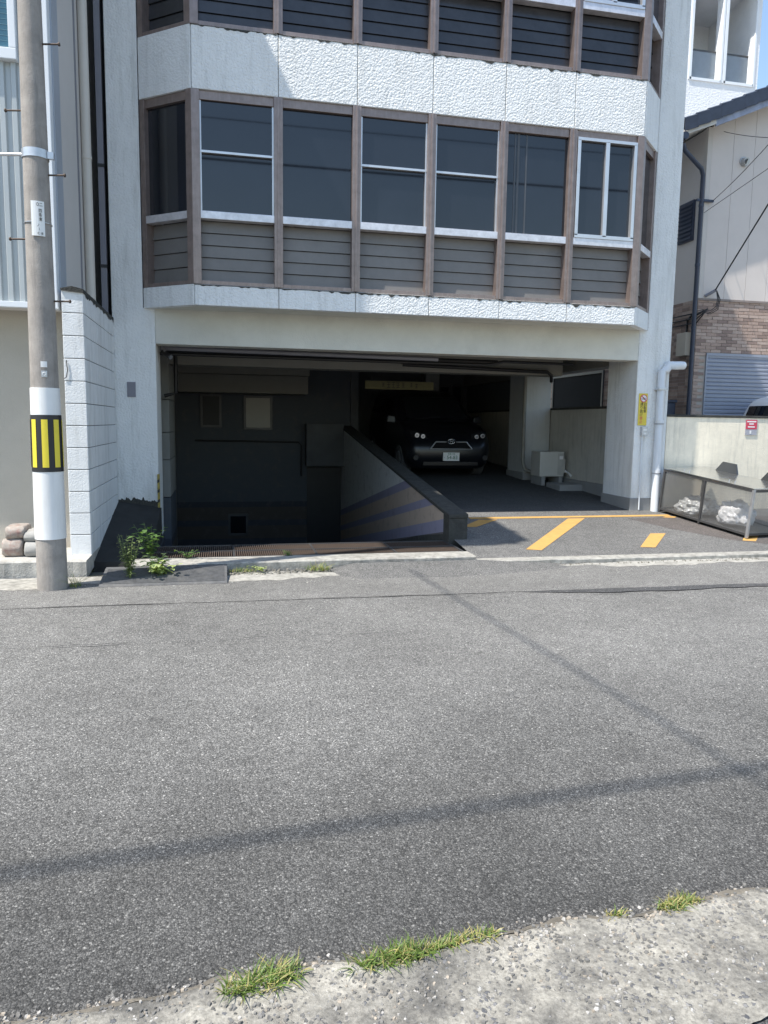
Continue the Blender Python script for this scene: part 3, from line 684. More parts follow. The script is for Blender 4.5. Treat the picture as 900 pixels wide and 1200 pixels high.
# inner boundary wall and ramp wall
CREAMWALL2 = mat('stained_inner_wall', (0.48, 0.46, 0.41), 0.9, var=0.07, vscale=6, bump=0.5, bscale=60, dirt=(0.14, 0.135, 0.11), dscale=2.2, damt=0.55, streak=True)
iw = thing('boundary_wall', 'stained cream low wall inside the garage behind the air conditioner', 'wall', (5.68, 4, .3))
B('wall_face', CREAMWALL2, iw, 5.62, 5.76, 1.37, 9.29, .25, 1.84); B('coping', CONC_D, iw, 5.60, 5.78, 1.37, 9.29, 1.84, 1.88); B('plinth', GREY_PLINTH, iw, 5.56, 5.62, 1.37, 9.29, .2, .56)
rw = thing('ramp_wall', 'sloping ramp wall with faded lavender and pink painted stripes', 'wall', (2.1, 0, 0))
top = lambda y: .45 + .119 * (y + .95)
mb = MB(); mb.prism([(-.72, -1.8), (7.6, -1.8), (7.6, top(7.6) - .05), (-.72, top(-.72) - .05)], 2.0, 2.22, 'x'); mb.build('wall_face', RAMPSTRIPE, rw)
mb = MB(); mb.prism([(-.96, top(-.96) - .05), (7.6, top(7.6) - .05), (7.6, top(7.6)), (-.96, top(-.96))], 1.985, 2.235, 'x'); mb.build('coping', CONC_D, rw, .012)
mb = MB(); mb.prism([(-.95, -.03), (-.7, -.03), (-.7, top(-.7) - .05), (-.95, top(-.95) - .05)], 1.99, 2.23, 'x'); mb.build('end_post', CONC_D, rw, .012)
# moss-black toe along the ramp side
mb = MB(); mb.prism([(-.72, -.2), (2.5, -.8), (2.5, rampz(2.5) + .06), (.6, rampz(.6) + .12), (-.72, .17)], 1.992, 2.0, 'x'); mb.build('mould_stain', CONC_D, rw)

# grating over the drain
gr = thing('drain_grating', 'dark steel bar grating across the top of the car ramp', 'grating', (.25, -1.15, .09))
fr = MB()
for y in (-1.55, -1.17, -.79): fr.box(-1.48, 1.98, y - .012, y + .012, .02, .100)
for x in (-1.48, -.6, .3, 1.2, 1.98): fr.box(x - .012, x + .012, -1.535, -.805, .02, .099)
fr.build('frame', DKSTEEL, gr)
bars = MB()
nb = 150
for i in range(nb):
    x = -1.46 + 3.42 * (i + .5) / nb; bars.box(x - .005, x + .005, -1.535, -.805, .03, .094)
tag(bars.build('bars', RUST, gr), kind='stuff')
B('trough', BLACK, gr, -1.5, 2.0, -1.56, -.79, -.02, .02)

# ------------------------------------------------------------ block wall on the left
bw = thing('block_wall', 'white painted concrete block wall between the two buildings', 'wall', (-2.12, -.5, .1))
BLK = mat('painted_block', (0.70, 0.715, 0.72), 0.85, var=0.05, vscale=8, bump=0.5, bscale=70, dirt=(0.26, 0.26, 0.24), dscale=1.6, damt=0.55, streak=True)
bx0, bx1, by0, by1 = -2.235, -2.035, -1.60, .49
B('core', CONC_D, bw, bx0 + .012, bx1 - .012, by0 + .012, by1, .1, 2.80)
nc = 12; ch = (2.80 - .15) / nc
meshes = {}
for c in range(nc):
    z = .15 + c * ch; y = by0; first = True
    while y < by1 - .02:
        ln = .40 if not (first and c % 2) else .20
        y2 = min(y + ln, by1)
        key = round(y2 - y, 3)
        if key not in meshes:
            t = MB(); t.box(-.1, .1, 0, key - .006, 0, ch - .006); o = t.build('block', BLK, None, .006); meshes[key] = o.data; bpy.data.objects.remove(o)
        o = bpy.data.objects.new('block', meshes[key]); COL.objects.link(o)
        o.location = ((bx0 + bx1) / 2 + random.uniform(-.0015, .0015), y + .003, z + .003); setp(o, bw)
        y = y2; first = False
cp = MB(); n = 60; vs = []; fs = []
for i in range(n + 1):
    y = by0 - .012 + (by1 - by0 + .012) * i / n; a = .012 * nz(y, 0, 9, 3); b_ = .035 * max(-.3, nz(y, 2, 14, 5))
    vs += [(bx1 + .004, y, 2.762 - b_), (bx1 + .006, y, 2.81 + a * .5), ((bx0 + bx1) / 2, y, 2.835 + a), (bx0 - .006, y, 2.81), (bx0 - .004, y, 2.79)]
for i in range(n):
    for j in range(4): k = i * 5 + j; fs.append((k, k + 5, k + 6, k + 1))
fs.append((0, 1, 2, 3, 4)); cp.add(vs, fs); cp.build('coping', CONC_D, bw)
mb = MB(); mb.tube([(-2.21, -1.606, 2.12), (-2.20, -1.607, 2.02), (-2.215, -1.607, 1.95), (-2.235, -1.606, 1.94)], .004, 6); mb.build('wire_stub', CABLE, bw)

# ------------------------------------------------------------ utility pole
up = thing('utility_pole', 'grey concrete utility pole with white sleeve and black yellow warning band', 'pole', (-2.24, -2.43, 0))
PX, PY = -2.24, -2.43
pr = lambda z: .130 - z * .0075
mb = MB(); mb.tube([(PX, PY, -.03 + 10 * i / 14) for i in range(15)], pr(0), 40, True, pr(10)); mb.build('shaft', POLE, up)
def sleeve(name, z0, z1, t, m_, parent=up):
    mb = MB(); mb.tube([(PX, PY, z0), (PX, PY, z1)], pr(z0) + t, 40, True, pr(z1) + t); return mb.build(name, m_, parent)
sleeve('sleeve', .47, 1.81, .006, WPLAST)
hz = sleeve('warning_band', 1.075, 1.575, .009, BLACK)
ca = math.atan2(EYE[1] - PY, EYE[0] - PX)
for k in range(8):
    a0 = ca - .12 + k * 2 * math.pi / 8; wd_ = .40
    vs = []; fs = []
    for z in (1.115, 1.535):
        for q in range(5):
            a = a0 - wd_ / 2 + wd_ * q / 4; r_ = pr(z) + .0125; vs.append((PX + r_ * math.cos(a), PY + r_ * math.sin(a), z))
    for q in range(4): fs.append((q, q + 1, q + 6, q + 5))
    mb = MB(); mb.add(vs, fs, True); mb.build('stripe', YELLOW, hz)
vr = Vector((math.cos(YAW), math.sin(YAW), 0))
for sgn, zz in ((1, 4.66), (1, 3.61), (1, 2.56), (-1, 4.13), (-1, 3.08), (1, 5.71), (-1, 5.2)):
    d = vr * sgn; p0 = Vector((PX, PY, zz)) + d * (pr(zz) - .01); p1 = p0 + d * .15
    mb = MB(); mb.cyl(p0, p1, .008, 8); mb.cyl(p1 - d * .006, p1 + d * .006, .015, 10); mb.build('step_bolt', RUST, up)
bd = MB(); bd.tube([(PX, PY, 3.735), (PX, PY, 3.805)], pr(3.7) + .006, 40, False)
p0 = Vector((PX, PY, 3.77)) + vr * .105; bd.box(p0.x, p0.x + .05, p0.y - .02, p0.y + .02, 3.74, 3.795)
bd.build('steel_band', GALV, up)
mb = MB(); p0 = Vector((PX, PY, 3.775)) - vr * .1; mb.tube([p0, p0 - vr * .9], .014, 8); mb.build('stay_arm', GALV, up)
fwd = Vector((math.cos(ca), math.sin(ca), 0)); rt = Vector((-fwd.y, fwd.x, 0))
def plate(name, z0, z1, half, m_, off=.006, da=0.0):
    """curved plate strapped to the shaft"""
    vs = []; fs = []
    for z in (z0, z1):
        for t in (0, .004):
            for q in range(7):
                a = ca + da + (q / 6 - .5) * 2 * half / pr(z0); r_ = pr(z0) + off + t; vs.append((PX + r_ * math.cos(a), PY + r_ * math.sin(a), z))
    for q in range(6): fs += [(7 + q, 8 + q, 22 + q, 21 + q)]
    fs += [(q, 21 - 7 + q, 15 + q, q + 1) for q in range(6)] + [(7, 21, 14, 0), (13, 6, 20, 27)]
    fs += [(14 + q, 21 + q, 22 + q, 15 + q) for q in range(6)]
    mb = MB(); mb.add(vs, fs); return mb.build(name, m_, up)
sg = plate('number_plate', 3.085, 3.37, .049, PLATEW)
def onplate(s, size, a, z, sx=.8):
    r_ = pr(3.2) + .0125; n_ = Vector((math.cos(ca + a), math.sin(ca + a), 0)); text('lettering', s, size, INKK, sg, Vector((PX, PY, z)) + n_ * r_, Vector((-n_.y, n_.x, 0)), (0, 0, 1), sx)
onplate('○二', .035, .12, 3.34); onplate('四', .036, .17, 3.29); onplate('条', .036, .17, 3.255); onplate('東', .032, .17, 3.22); onplate('ノ', .03, .0, 3.17); onplate('1', .03, .06, 3.14); onplate('C 18', .028, .12, 3.105)
sleeve('wire_tie', 3.20, 3.205, .008, GALV)
plate('reflector_tag', 1.985, 2.035, .024, WPLAST); tg = plate('reflector_tag', 1.90, 1.955, .022, GALV)
mb = MB(); n_ = fwd; c_ = Vector((PX, PY, 1.928)) + n_ * (pr(1.9) + .011); mb.ring(c_, n_, .013, .013, .003, 16); mb.build('ring', WPLAST, tg)
mb = MB()
for (dz_, hw) in ((9.5, .5),): mb.box(PX - .05, PX + .05, PY - hw, PY + hw, dz_ - .05, dz_ + .05)
mb.build('crossarm', GALV, up)

# overhead cables (their shadows cross the road)
def catenary(a, b, sag, n=24):
    a, b = Vector(a), Vector(b)
    return [a.lerp(b, i / n) - Vector((0, 0, sag * 4 * (i / n) * (1 - i / n))) for i in range(n + 1)]
def shadow_at(x, y, z): return (x - SUN.x * z, y - SUN.y * z, z)
def cable(label, a, b, sag, r_, group=None, name='overhead_cable'):
    mb = MB(); mb.tube(catenary(a, b, sag), r_, 6); return tag(mb.build(name, CABLE), label, 'cable', group)
a = shadow_at(-1.48, -6.93, 12.0); b = shadow_at(1.76, -6.71, 12.0)
dx = Vector(b) - Vector(a); dx.normalize()
cable('thick black cable strung along the street high above the near edge', Vector(a) - dx * 22, Vector(b) + dx * 26, 0.25, .025)
a2 = shadow_at(1.25, -2.75, 9.5); b2 = shadow_at(1.59, -6.68, 9.5)
cable('black cable crossing the street from the utility pole', (a2[0] - .03, a2[1] + .55, 9.5), (b2[0] + .1, b2[1] - 1.3, 9.5), 0.0, .015)
for q, (yq, zq) in enumerate(((-11.2, 8.75), (-11.6, 9.9), (-12.0, 9.0))):
    cable(('thin black power line, the lowest and nearest to the houses', 'thin black power line, the highest of the three', 'thin black power line farthest from the houses')[q], (-25, yq, zq), (30, yq + .4, zq + .1), .5, (.028, .012, .016)[q], 'power lines above the street')

# ------------------------------------------------------------ neighbour on the left
nb_ = thing('metal_clad_building', 'white corrugated metal building with grey side wall beside the block wall', 'building', (-5, -1, .16))
B('side_wall', GPANEL, nb_, -8, -2.30, -1.42, 8, 2.72, 9.0)
B('upper_wall', GPANEL, nb_, -8, -2.31, -1.2, 8, 9.0, 10.0)
B('ground_floor', BEIGE, nb_, -12, -2.32, -1.12, 7.9, .165, 2.66)
B('overhang', GPANEL, nb_, -12, -2.31, -1.47, -.9, 2.64, 2.72)
co_ = MB(); vs = []; fs = []; n = 0
x = -5.2; pitch_ = .105
while x < -2.40:
    prof = [(0, 0), (.04, 0), (.052, -.024), (.092, -.024)]
    for (a, d) in prof:
        vs += [(x + a, -1.475 + d, 2.67), (x + a, -1.475 + d, 9.0)]
    x += pitch_
n = len(vs) // 2
for i in range(n - 1): fs.append((2 * i, 2 * i + 2, 2 * i + 3, 2 * i + 1))
co_.add(vs, fs); co_.build('corrugated_cladding', CORR, nb_)
B('corner_trim', TRIMW, nb_, -2.40, -2.285, -1.525, -1.40, 2.62, 9.0, .006)
B('corner_flashing', mat('grey_flashing', (.40, .44, .50), .45, metal=.2, var=.05), nb_, -2.30, -2.272, -1.40, -1.10, 2.72, 9.0, .004)
B('base_trim', TRIMW, nb_, -5.2, -2.40, -1.53, -1.46, 2.62, 2.675, .004)
wf = MB()
for q in ((-4.2, -2.56, 4.89, 4.99), (-4.2, -2.56, 6.3, 6.36)): wf.box(q[0], q[1], -1.56, -1.47, q[2], q[3])
for q in ((-2.625, -2.56, 4.99, 6.3), (-4.2, -4.14, 4.99, 6.3)): wf.box(q[0], q[1], -1.56, -1.47, q[2], q[3])
wf = wf.build('window', TRIMW, nb_, .006); B('pane', mat('teal_pane', (.05, .13, .18), .1, var=.1), wf, -4.14, -2.625, -1.52, -1.51, 4.99, 6.3)
mb = MB()
for q in range(26): mb.box(-4.14, -2.625, -1.5215, -1.5205, 5.01 + q * .048, 5.015 + q * .048)
mb.build('blind_line', mat('blind', (.10, .2, .25), .3), wf)
mb = MB(); mb.tube([(-2.245, .22, 2.6), (-2.245, .22, 8.9)], .055, 14); mb.tube([(-2.245, .22, 4.6), (-2.245, .22, 4.64)], .061, 14); mb.build('downpipe', CREAMP, nb_)
B('panel_joint', GREYP, nb_, -2.302, -2.296, -.08, .02, 2.72, 9.0)
B('roof', CONC, nb_, -12, -2.29, -1.22, 8, 10.0, 10.12)
B('shadow_block', GPANEL, nb_, -3.6, -2.28, -2.9, -1.6, 9.05, 10.05)  # unseen block, added and shaped to cast the shadow on the apron
B('shadow_block_beam', GPANEL, nb_, -3.4, -2.95, -2.8, -1.42, 8.75, 9.05)  # unseen bracket added to hold the shadow-casting block
cd = thing('service_duct', 'dark grey square duct running up the gap beside the stucco pillar', 'duct', (-2.14, .45, .5))
B('duct', GREYP, cd, -2.165, -2.095, .52, .60, 2.2, 9.4); B('collar', BLACK, cd, -2.17, -2.09, .515, .605, 4.62, 4.66); B('collar', BLACK, cd, -2.17, -2.09, .515, .605, 3.42, 3.46)
B('gap_back', BLACK, cd, -2.285, -2.055, 1.6, 1.62, .2, 9.4)

# sacks on the slab
def sack(mb, c, l, w_, h, rz, seed):
    vs = []; fs = []; nu, nv = 14, 16
    for i in range(nu + 1):
        for j in range(nv):
            u = -1 + 2 * i / nu; a = 2 * math.pi * j / nv
            e = (1 - abs(u) ** 8) ** .5 if abs(u) < 1 else 0.15
            sy = math.copysign(abs(math.cos(a)) ** .3, math.cos(a)); sz = math.copysign(abs(math.sin(a)) ** .35, math.sin(a))
            p = Vector((u * l / 2, sy * w_ / 2 * (.75 + .25 * e), sz * h / 2 * max(.25, e)))
            p += Vector((0, 1, 1)) * .012 * NZ.noise(p * 14 + Vector((seed, 0, 0)))
            p.rotate(Matrix.Rotation(rz, 3, 'Z')); vs.append(p + Vector(c))
    for i in range(nu):
        for j in range(nv): fs.append((i * nv + j, i * nv + (j + 1) % nv, (i + 1) * nv + (j + 1) % nv, (i + 1) * nv + j))
    fs.append(tuple(range(nv))); fs.append(tuple(nu * nv + j for j in range(nv)))
    mb.add(vs, fs, True)
mb = MB(); sack(mb, (-2.76, -1.47, .250), .40, .20, .19, 1.5, 3); tag(mb.build('paper_sack', PAPER), 'red stained paper sack lying on the slab beside the pole', 'sack')
mb = MB(); sack(mb, (-2.755, -1.46, .40), .38, .19, .13, 1.62, 8); tag(mb.build('paper_sack', PAPER), 'torn red and white sack lying on top of another', 'sack')
mb = MB(); sack(mb, (-2.57, -1.52, .235), .36, .17, .15, 1.55, 5); tag(mb.build('white_sack', SACKW), 'flattened white sack lying on the slab next to the pole', 'sack')
mb = MB(); sack(mb, (-2.58, -1.48, .36), .34, .16, .12, 1.48, 9); tag(mb.build('white_sack', SACKW), 'small white sack lying on the flattened white one', 'sack')

# rubber kerb ramp
kr = MB(); kr.prism([(-2.47, .008), (-1.955, .008), (-1.955, .095), (-2.03, .095), (-2.44, .025)], -1.84, -.68, 'x')
for q in range(14): kr.prism([(-2.43 + q * .028, .024 + q * .0048), (-2.415 + q * .028, .027 + q * .0048), (-2.415 + q * .028, .036 + q * .0048), (-2.43 + q * .028, .033 + q * .0048)], -1.81, -.71, 'x')
tag(kr.build('kerb_ramp', RUBBER, None), 'black ribbed rubber kerb ramp lying in the gutter behind the weeds', 'kerb ramp')

# ------------------------------------------------------------ right pillar fittings
dp = thing('drain_pipe', 'white painted drain pipe with elbow on the right pillar', 'pipe', (5.66, .43, .3))
mb = MB(); pts = [(5.655, .43, .27), (5.655, .43, 2.36)] + [(5.655 + .09 * math.sin(t), .43, 2.36 + .09 * (1 - math.cos(t))) for t in (.4, .8, 1.2, 1.57)] + [(5.97, .43, 2.455), (6.0, .44, 2.455)]
mb.tube(pts, .06, 18); mb.build('pipe', PVC, dp)
for z in (.86, 1.60, 2.08):
    mb = MB(); mb.tube([(5.655, .43, z), (5.655, .43, z + .05)], .066, 18); mb.build('coupling', PVC, dp)
for z in (.85, 1.585): mb = MB(); mb.tube([(5.655, .43, z), (5.655, .43, z + .008)], .0675, 18); mb.build('seam', GREYP, dp)
B('clamp', GALV, dp, 5.58, 5.73, .36, .5, 2.09, 2.11)
ys_ = thing('yellow_sign', 'yellow no cycling through sign on the right pillar', 'sign', (5.43, .48, 1.7))
B('board', mat('sign_yellow', (.70, .55, .07), .5, var=.05), ys_, 5.335, 5.475, .485, .498, 1.565, 2.035, .003)
mb = MB(); mb.tube([(5.408, .4845, 1.962), (5.408, .4815, 1.962)], .056, 24); mb.build('roundel', WINK, ys_)
mb = MB(); mb.ring((5.408, .4825, 1.962), (0, -1, 0), .052, .052, .006, 28); mb.hexa([(5.372, .4795, 1.99), (5.38, .4795, 2.0), (5.38, .482, 2.0), (5.372, .482, 1.99), (5.438, .4795, 1.928), (5.446, .4795, 1.936), (5.446, .482, 1.936), (5.438, .482, 1.928)]); mb.build('ring', RED, ys_)
mb = MB()
for c in (-.018, .018): mb.ring((5.408 + c, .4805, 1.955), (0, -1, 0), .014, .014, .0025, 16)
mb.box(5.394, 5.424, .4795, .4815, 1.966, 1.970); mb.box(5.40, 5.404, .4795, .4815, 1.957, 1.982); mb.build('bicycle_symbol', INKK, ys_)
for q, ch_ in enumerate('自転車'): text('lettering', ch_, .056, INKK, ys_, (5.437, .4835, 1.875 - q * .052), (1, 0, 0), (0, 0, 1))
for q, ch_ in enumerate('通り抜け禁止'): text('lettering', ch_, .056, RED if ch_ in '禁止' else INKK, ys_, (5.380, .4835, 1.875 - q * .052), (1, 0, 0), (0, 0, 1))
eb = thing('outlet_box', 'small grey outlet box with thin conduit below the yellow sign', 'outlet box', (5.44, .48, 1.4))
B('box', GALV, eb, 5.385, 5.475, .44, .499, 1.41, 1.545, .006); B('cover', WPLAST, eb, 5.40, 5.46, .432, .44, 1.485, 1.515); B('cover', WPLAST, eb, 5.41, 5.45, .432, .44, 1.43, 1.455)
mb = MB(); mb.tube([(5.41, .475, 1.41), (5.41, .475, 1.35), (5.412, .46, .3)], .011, 8); mb.build('conduit', PVC, eb)

# ------------------------------------------------------------ cream wall with sign
cw = thing('boundary_wall', 'stained cream concrete wall beside the street with a red notice', 'wall', (8, .7, .2))
B('wall_face', CREAMWALL, cw, 5.825, 16, .50, .65, .05, 1.70, .004); B('coping', CONC_D, cw, 5.825, 16, .485, .665, 1.70, 1.735, .006)
ns = thing('red_notice', 'small red and grey printed notice fixed to the cream wall', 'sign', (7.27, .49, 1.46))
B('board', mat('notice_grey', (.36, .36, .40), .5, var=.15, vscale=30), ns, 7.175, 7.375, .487, .498, 1.44, 1.675)
B('panel', RED, ns, 7.177, 7.373, .485, .487, 1.53, 1.673)
mb = MB()
for (a, b_, c, d) in ((7.195, 7.355, 1.636, 1.656), (7.235, 7.315, 1.60, 1.62), (7.215, 7.335, 1.555, 1.575), (7.25, 7.28, 1.46, 1.51)): mb.box(a, b_, .4835, .485, c, d)
mb.build('print', WINK, ns)

# ------------------------------------------------------------ garbage box
# built along its own axes then set on the slope: u along the long side, v to the wall side
gb_ = thing('garbage_box', 'steel mesh garbage box with shiny hinged lids on the apron', 'garbage box', (5.70, .36, az(.36)))
U = Vector((.175, -1.0, -.108)).normalized(); V = Vector((1, .175, 0)).normalized(); W = V.cross(-U).normalized()
if W.z < 0: W = -W
G0 = Vector((5.70, .36, az(.36) + .012)); GL, GW, GH = 1.60, .78, .64
gp = lambda u, v, w_: G0 + U * u + V * v + W * w_
def gbox(mb, u0, u1, v0, v1, w0, w1): return mb.hexa([gp(u0, v0, w0), gp(u1, v0, w0), gp(u1, v1, w0), gp(u0, v1, w0), gp(u0, v0, w1), gp(u1, v0, w1), gp(u1, v1, w1), gp(u0, v1, w1)])
fmat = DKSTEEL; t_ = .017
for (u, v) in ((0, 0), (GL, 0), (0, GW), (GL, GW), (GL / 2 - .02, 0)):
    mb = MB(); gbox(mb, u - t_, u + t_, v - t_, v + t_, 0, GH); mb.build('post', GALV if u == GL else fmat, gb_, .003)
mb = MB()
for w_ in (.045, GH - .018):
    for v in (0, GW): gbox(mb, t_, GL - t_, v - .014, v + .014, w_ - .014, w_ + .014)
    for u in (0, GL): gbox(mb, u - .014, u + .014, t_, GW - t_, w_ - .014, w_ + .014)
mb.build('rail', fmat, gb_)
def mesh_mat():
    M = bpy.data.materials.new('wire_mesh'); M.use_nodes = True; n, l, b = nodes(M)
    b.inputs['Base Color'].default_value = (.36, .36, .36, 1); b.inputs['Metallic'].default_value = .6; b.inputs['Roughness'].default_value = .45
    tc = n.new('ShaderNodeTexCoord'); sp = n.new('ShaderNodeSeparateXYZ'); l.new(tc.outputs['Object'], sp.inputs[0])
    outs = []
    su = n.new('ShaderNodeMath'); su.operation = 'SUBTRACT'; l.new(sp.outputs['X'], su.inputs[0]); l.new(sp.outputs['Y'], su.inputs[1])
    for s_ in (su.outputs[0], sp.outputs['Z']):
        a = n.new('ShaderNodeMath'); a.operation = 'MULTIPLY'; a.inputs[1].default_value = 260; l.new(s_, a.inputs[0])
        f = n.new('ShaderNodeMath'); f.operation = 'FRACT'; l.new(a.outputs[0], f.inputs[0])
        g_ = n.new('ShaderNodeMath'); g_.operation = 'LESS_THAN'; g_.inputs[1].default_value = .20; l.new(f.outputs[0], g_.inputs[0]); outs.append(g_.outputs[0])
    mx = n.new('ShaderNodeMath'); mx.operation = 'MAXIMUM'; l.new(outs[0], mx.inputs[0]); l.new(outs[1], mx.inputs[1])
    l.new(mx.outputs[0], b.inputs['Alpha']); return M
MESH = mesh_mat()
def gquad(name, m_, pts, parent=gb_): mb = MB(); mb.add(pts, [(0, 1, 2, 3)]); return mb.build(name, m_, parent)
gquad('mesh_panel', MESH, [gp(.017, 0, .05), gp(GL / 2 - .037, 0, .05), gp(GL / 2 - .037, 0, GH - .03), gp(.017, 0, GH - .03)])
gquad('mesh_panel', MESH, [gp(GL / 2 - .003, 0, .05), gp(GL - .017, 0, .05), gp(GL - .017, 0, GH - .03), gp(GL / 2 - .003, 0, GH - .03)])
for u in (0, GL): gquad('mesh_panel', MESH, [gp(u, .017, .05), gp(u, GW - .017, .05), gp(u, GW - .017, GH - .03), gp(u, .017, GH - .03)])
gquad('mesh_panel', MESH, [gp(.017, GW, .05), gp(GL - .017, GW, .05), gp(GL - .017, GW, GH - .03), gp(.017, GW, GH - .03)])
mb = MB(); gbox(mb, .017, GL - .017, .015, GW - .015, .028, .038); mb.build('floor_tray', DKSTEEL, gb_)
for (u0, u1) in ((-.012, GL / 2 - .006), (GL / 2 - .002, GL + .012)):
    mb = MB(); gbox(mb, u0, u1, -.02, GW + .015, GH + .002, GH + .02); lo_ = mb.build('lid', STEEL, gb_, .003)
    um = (u0 + u1) / 2
    mb = MB()
    for d in (-.05, .05): mb.tube([gp(um + d, .03, GH + .02), gp(um + d, .03, GH + .05), gp(um + d + .012, .03, GH + .055)], .006, 6)
    mb.build('handle', GALV, lo_)
    # raised hood at the back edge
    c = um + .02; mb = MB()
    mb.hexa([gp(c - .20, GW - .02, GH + .021), gp(c + .20, GW - .02, GH + .021), gp(c + .20, GW + .01, GH + .021), gp(c - .20, GW + .01, GH + .021), gp(c - .13, GW + .03, GH + .155), gp(c + .12, GW + .03, GH + .155), gp(c + .12, GW + .045, GH + .155), gp(c - .13, GW + .045, GH + .155)])
    mb.build('hood', mat('dark_sheet', (.11, .115, .12), .2, metal=.7, var=.1), lo_)
def bag(name, c, sx, sy, sz, m_, label, seed, crump):
    me = bpy.data.meshes.new(name); bm = bmesh.new(); bmesh.ops.create_icosphere(bm, subdivisions=5, radius=1)
    for v in bm.verts:
        p = v.co.copy(); d = 1 + crump * NZ.noise(p * 2.2 + Vector((seed, 0, 0))) + crump * .8 * abs(NZ.noise(p * 5 + Vector((0, seed, 0)))) + crump * .22 * NZ.noise(p * 9)
        q = Vector((p.x * sx, p.y * sy, p.z * sz)) * d
        q.z = max(q.z, -sz * .55); v.co = q + Vector(c)
    bm.to_mesh(me); bm.free(); me.materials.append(m_)
    for p in me.polygons: p.use_smooth = True
    o = bpy.data.objects.new(name, me); COL.objects.link(o); return tag(o, label, 'garbage bag')
bag('garbage_bag', gp(.40, .34, .135), .26, .27, .14, BAGC, 'clear crumpled garbage bag in the far half of the mesh box', 2.1, .32)
wb = bag('garbage_bag', gp(1.12, .30, .18), .19, .26, .20, BAGW, 'white tied garbage bag slumped in the near half of the mesh box', 7.7, .26)
mb = MB()
for q in range(7):
    a = q * .9; mb.tube([gp(1.05, .26, .33), gp(1.05 + .05 * math.cos(a), .26 + .05 * math.sin(a), .36), gp(1.05 + .09 * math.cos(a), .26 + .09 * math.sin(a), .39)], .012, 5, True, .002)
mb.build('knot', BAGW, wb)

# ------------------------------------------------------------ air conditioner
ac = thing('air_conditioner', 'beige outdoor air conditioner unit on a concrete base in the garage', 'air conditioner', (5.3, 3.3, .45))
B('casing', AC, ac, 5.02, 5.50, 3.20, 3.62, .60, 1.06, .015); B('foot', GREY_PLINTH, ac, 5.05, 5.12, 3.18, 3.66, gz(3.4), .60); B('foot', GREY_PLINTH, ac, 5.40, 5.47, 3.18, 3.66, gz(3.4), .60)
mb = MB()
for q in range(7): mb.box(5.06, 5.34, 3.196, 3.2005, .68 + q * .05, .684 + q * .05)
mb.build('vent_slot', AC, ac); B('side_panel', mat('ac_side', (.42, .41, .38), .5), ac, 5.37, 5.485, 3.194, 3.1995, .63, 1.03); B('label_plate', WINK, ac, 5.40, 5.47, 3.190, 3.1935, .92, .98); B('valve_cover', AC, ac, 5.50, 5.55, 3.25, 3.5, .66, .92, .008)
mb = MB(); mb.tube([(5.53, 3.3, .72), (5.6, 3.2, .66), (5.6, 3.1, .62)], .02, 8); mb.build('refrigerant_line', WPLAST, ac)
cb = B('concrete_base', GREY_PLINTH, None, 5.12, 5.56, 2.55, 3.12, .3, .50, .01); tag(cb, 'low grey concrete pad on the garage floor by the air conditioner', 'concrete block')

# ------------------------------------------------------------ vehicles
def attach(o, p): o.parent = p; return o
def rrect(y0, y1, hw, z, n=6, r=.25):
    pts = []
    r = min(r, hw * .6, (y1 - y0) * .3)
    for cx, cy, a0 in ((hw - r, y0 + r, -math.pi / 2), (hw - r, y1 - r, 0), (-hw + r, y1 - r, math.pi / 2), (-hw + r, y0 + r, math.pi)):
        for k in range(n + 1):
            a = a0 + math.pi / 2 * k / n; pts.append((cx + r * math.cos(a), cy + r * math.sin(a), z))
    return pts
def loft(layers):
    mb = MB(); n = len(layers[0]); vs = [p for l_ in layers for p in l_]
    fs = [(i * n + k, i * n + (k + 1) % n, (i + 1) * n + (k + 1) % n, (i + 1) * n + k) for i in range(len(layers) - 1) for k in range(n)]
    mb.add(vs, fs, True); mb.add(layers[-1], [tuple(range(n))], True); mb.add(layers[0], [tuple(range(n - 1, -1, -1))]); return mb
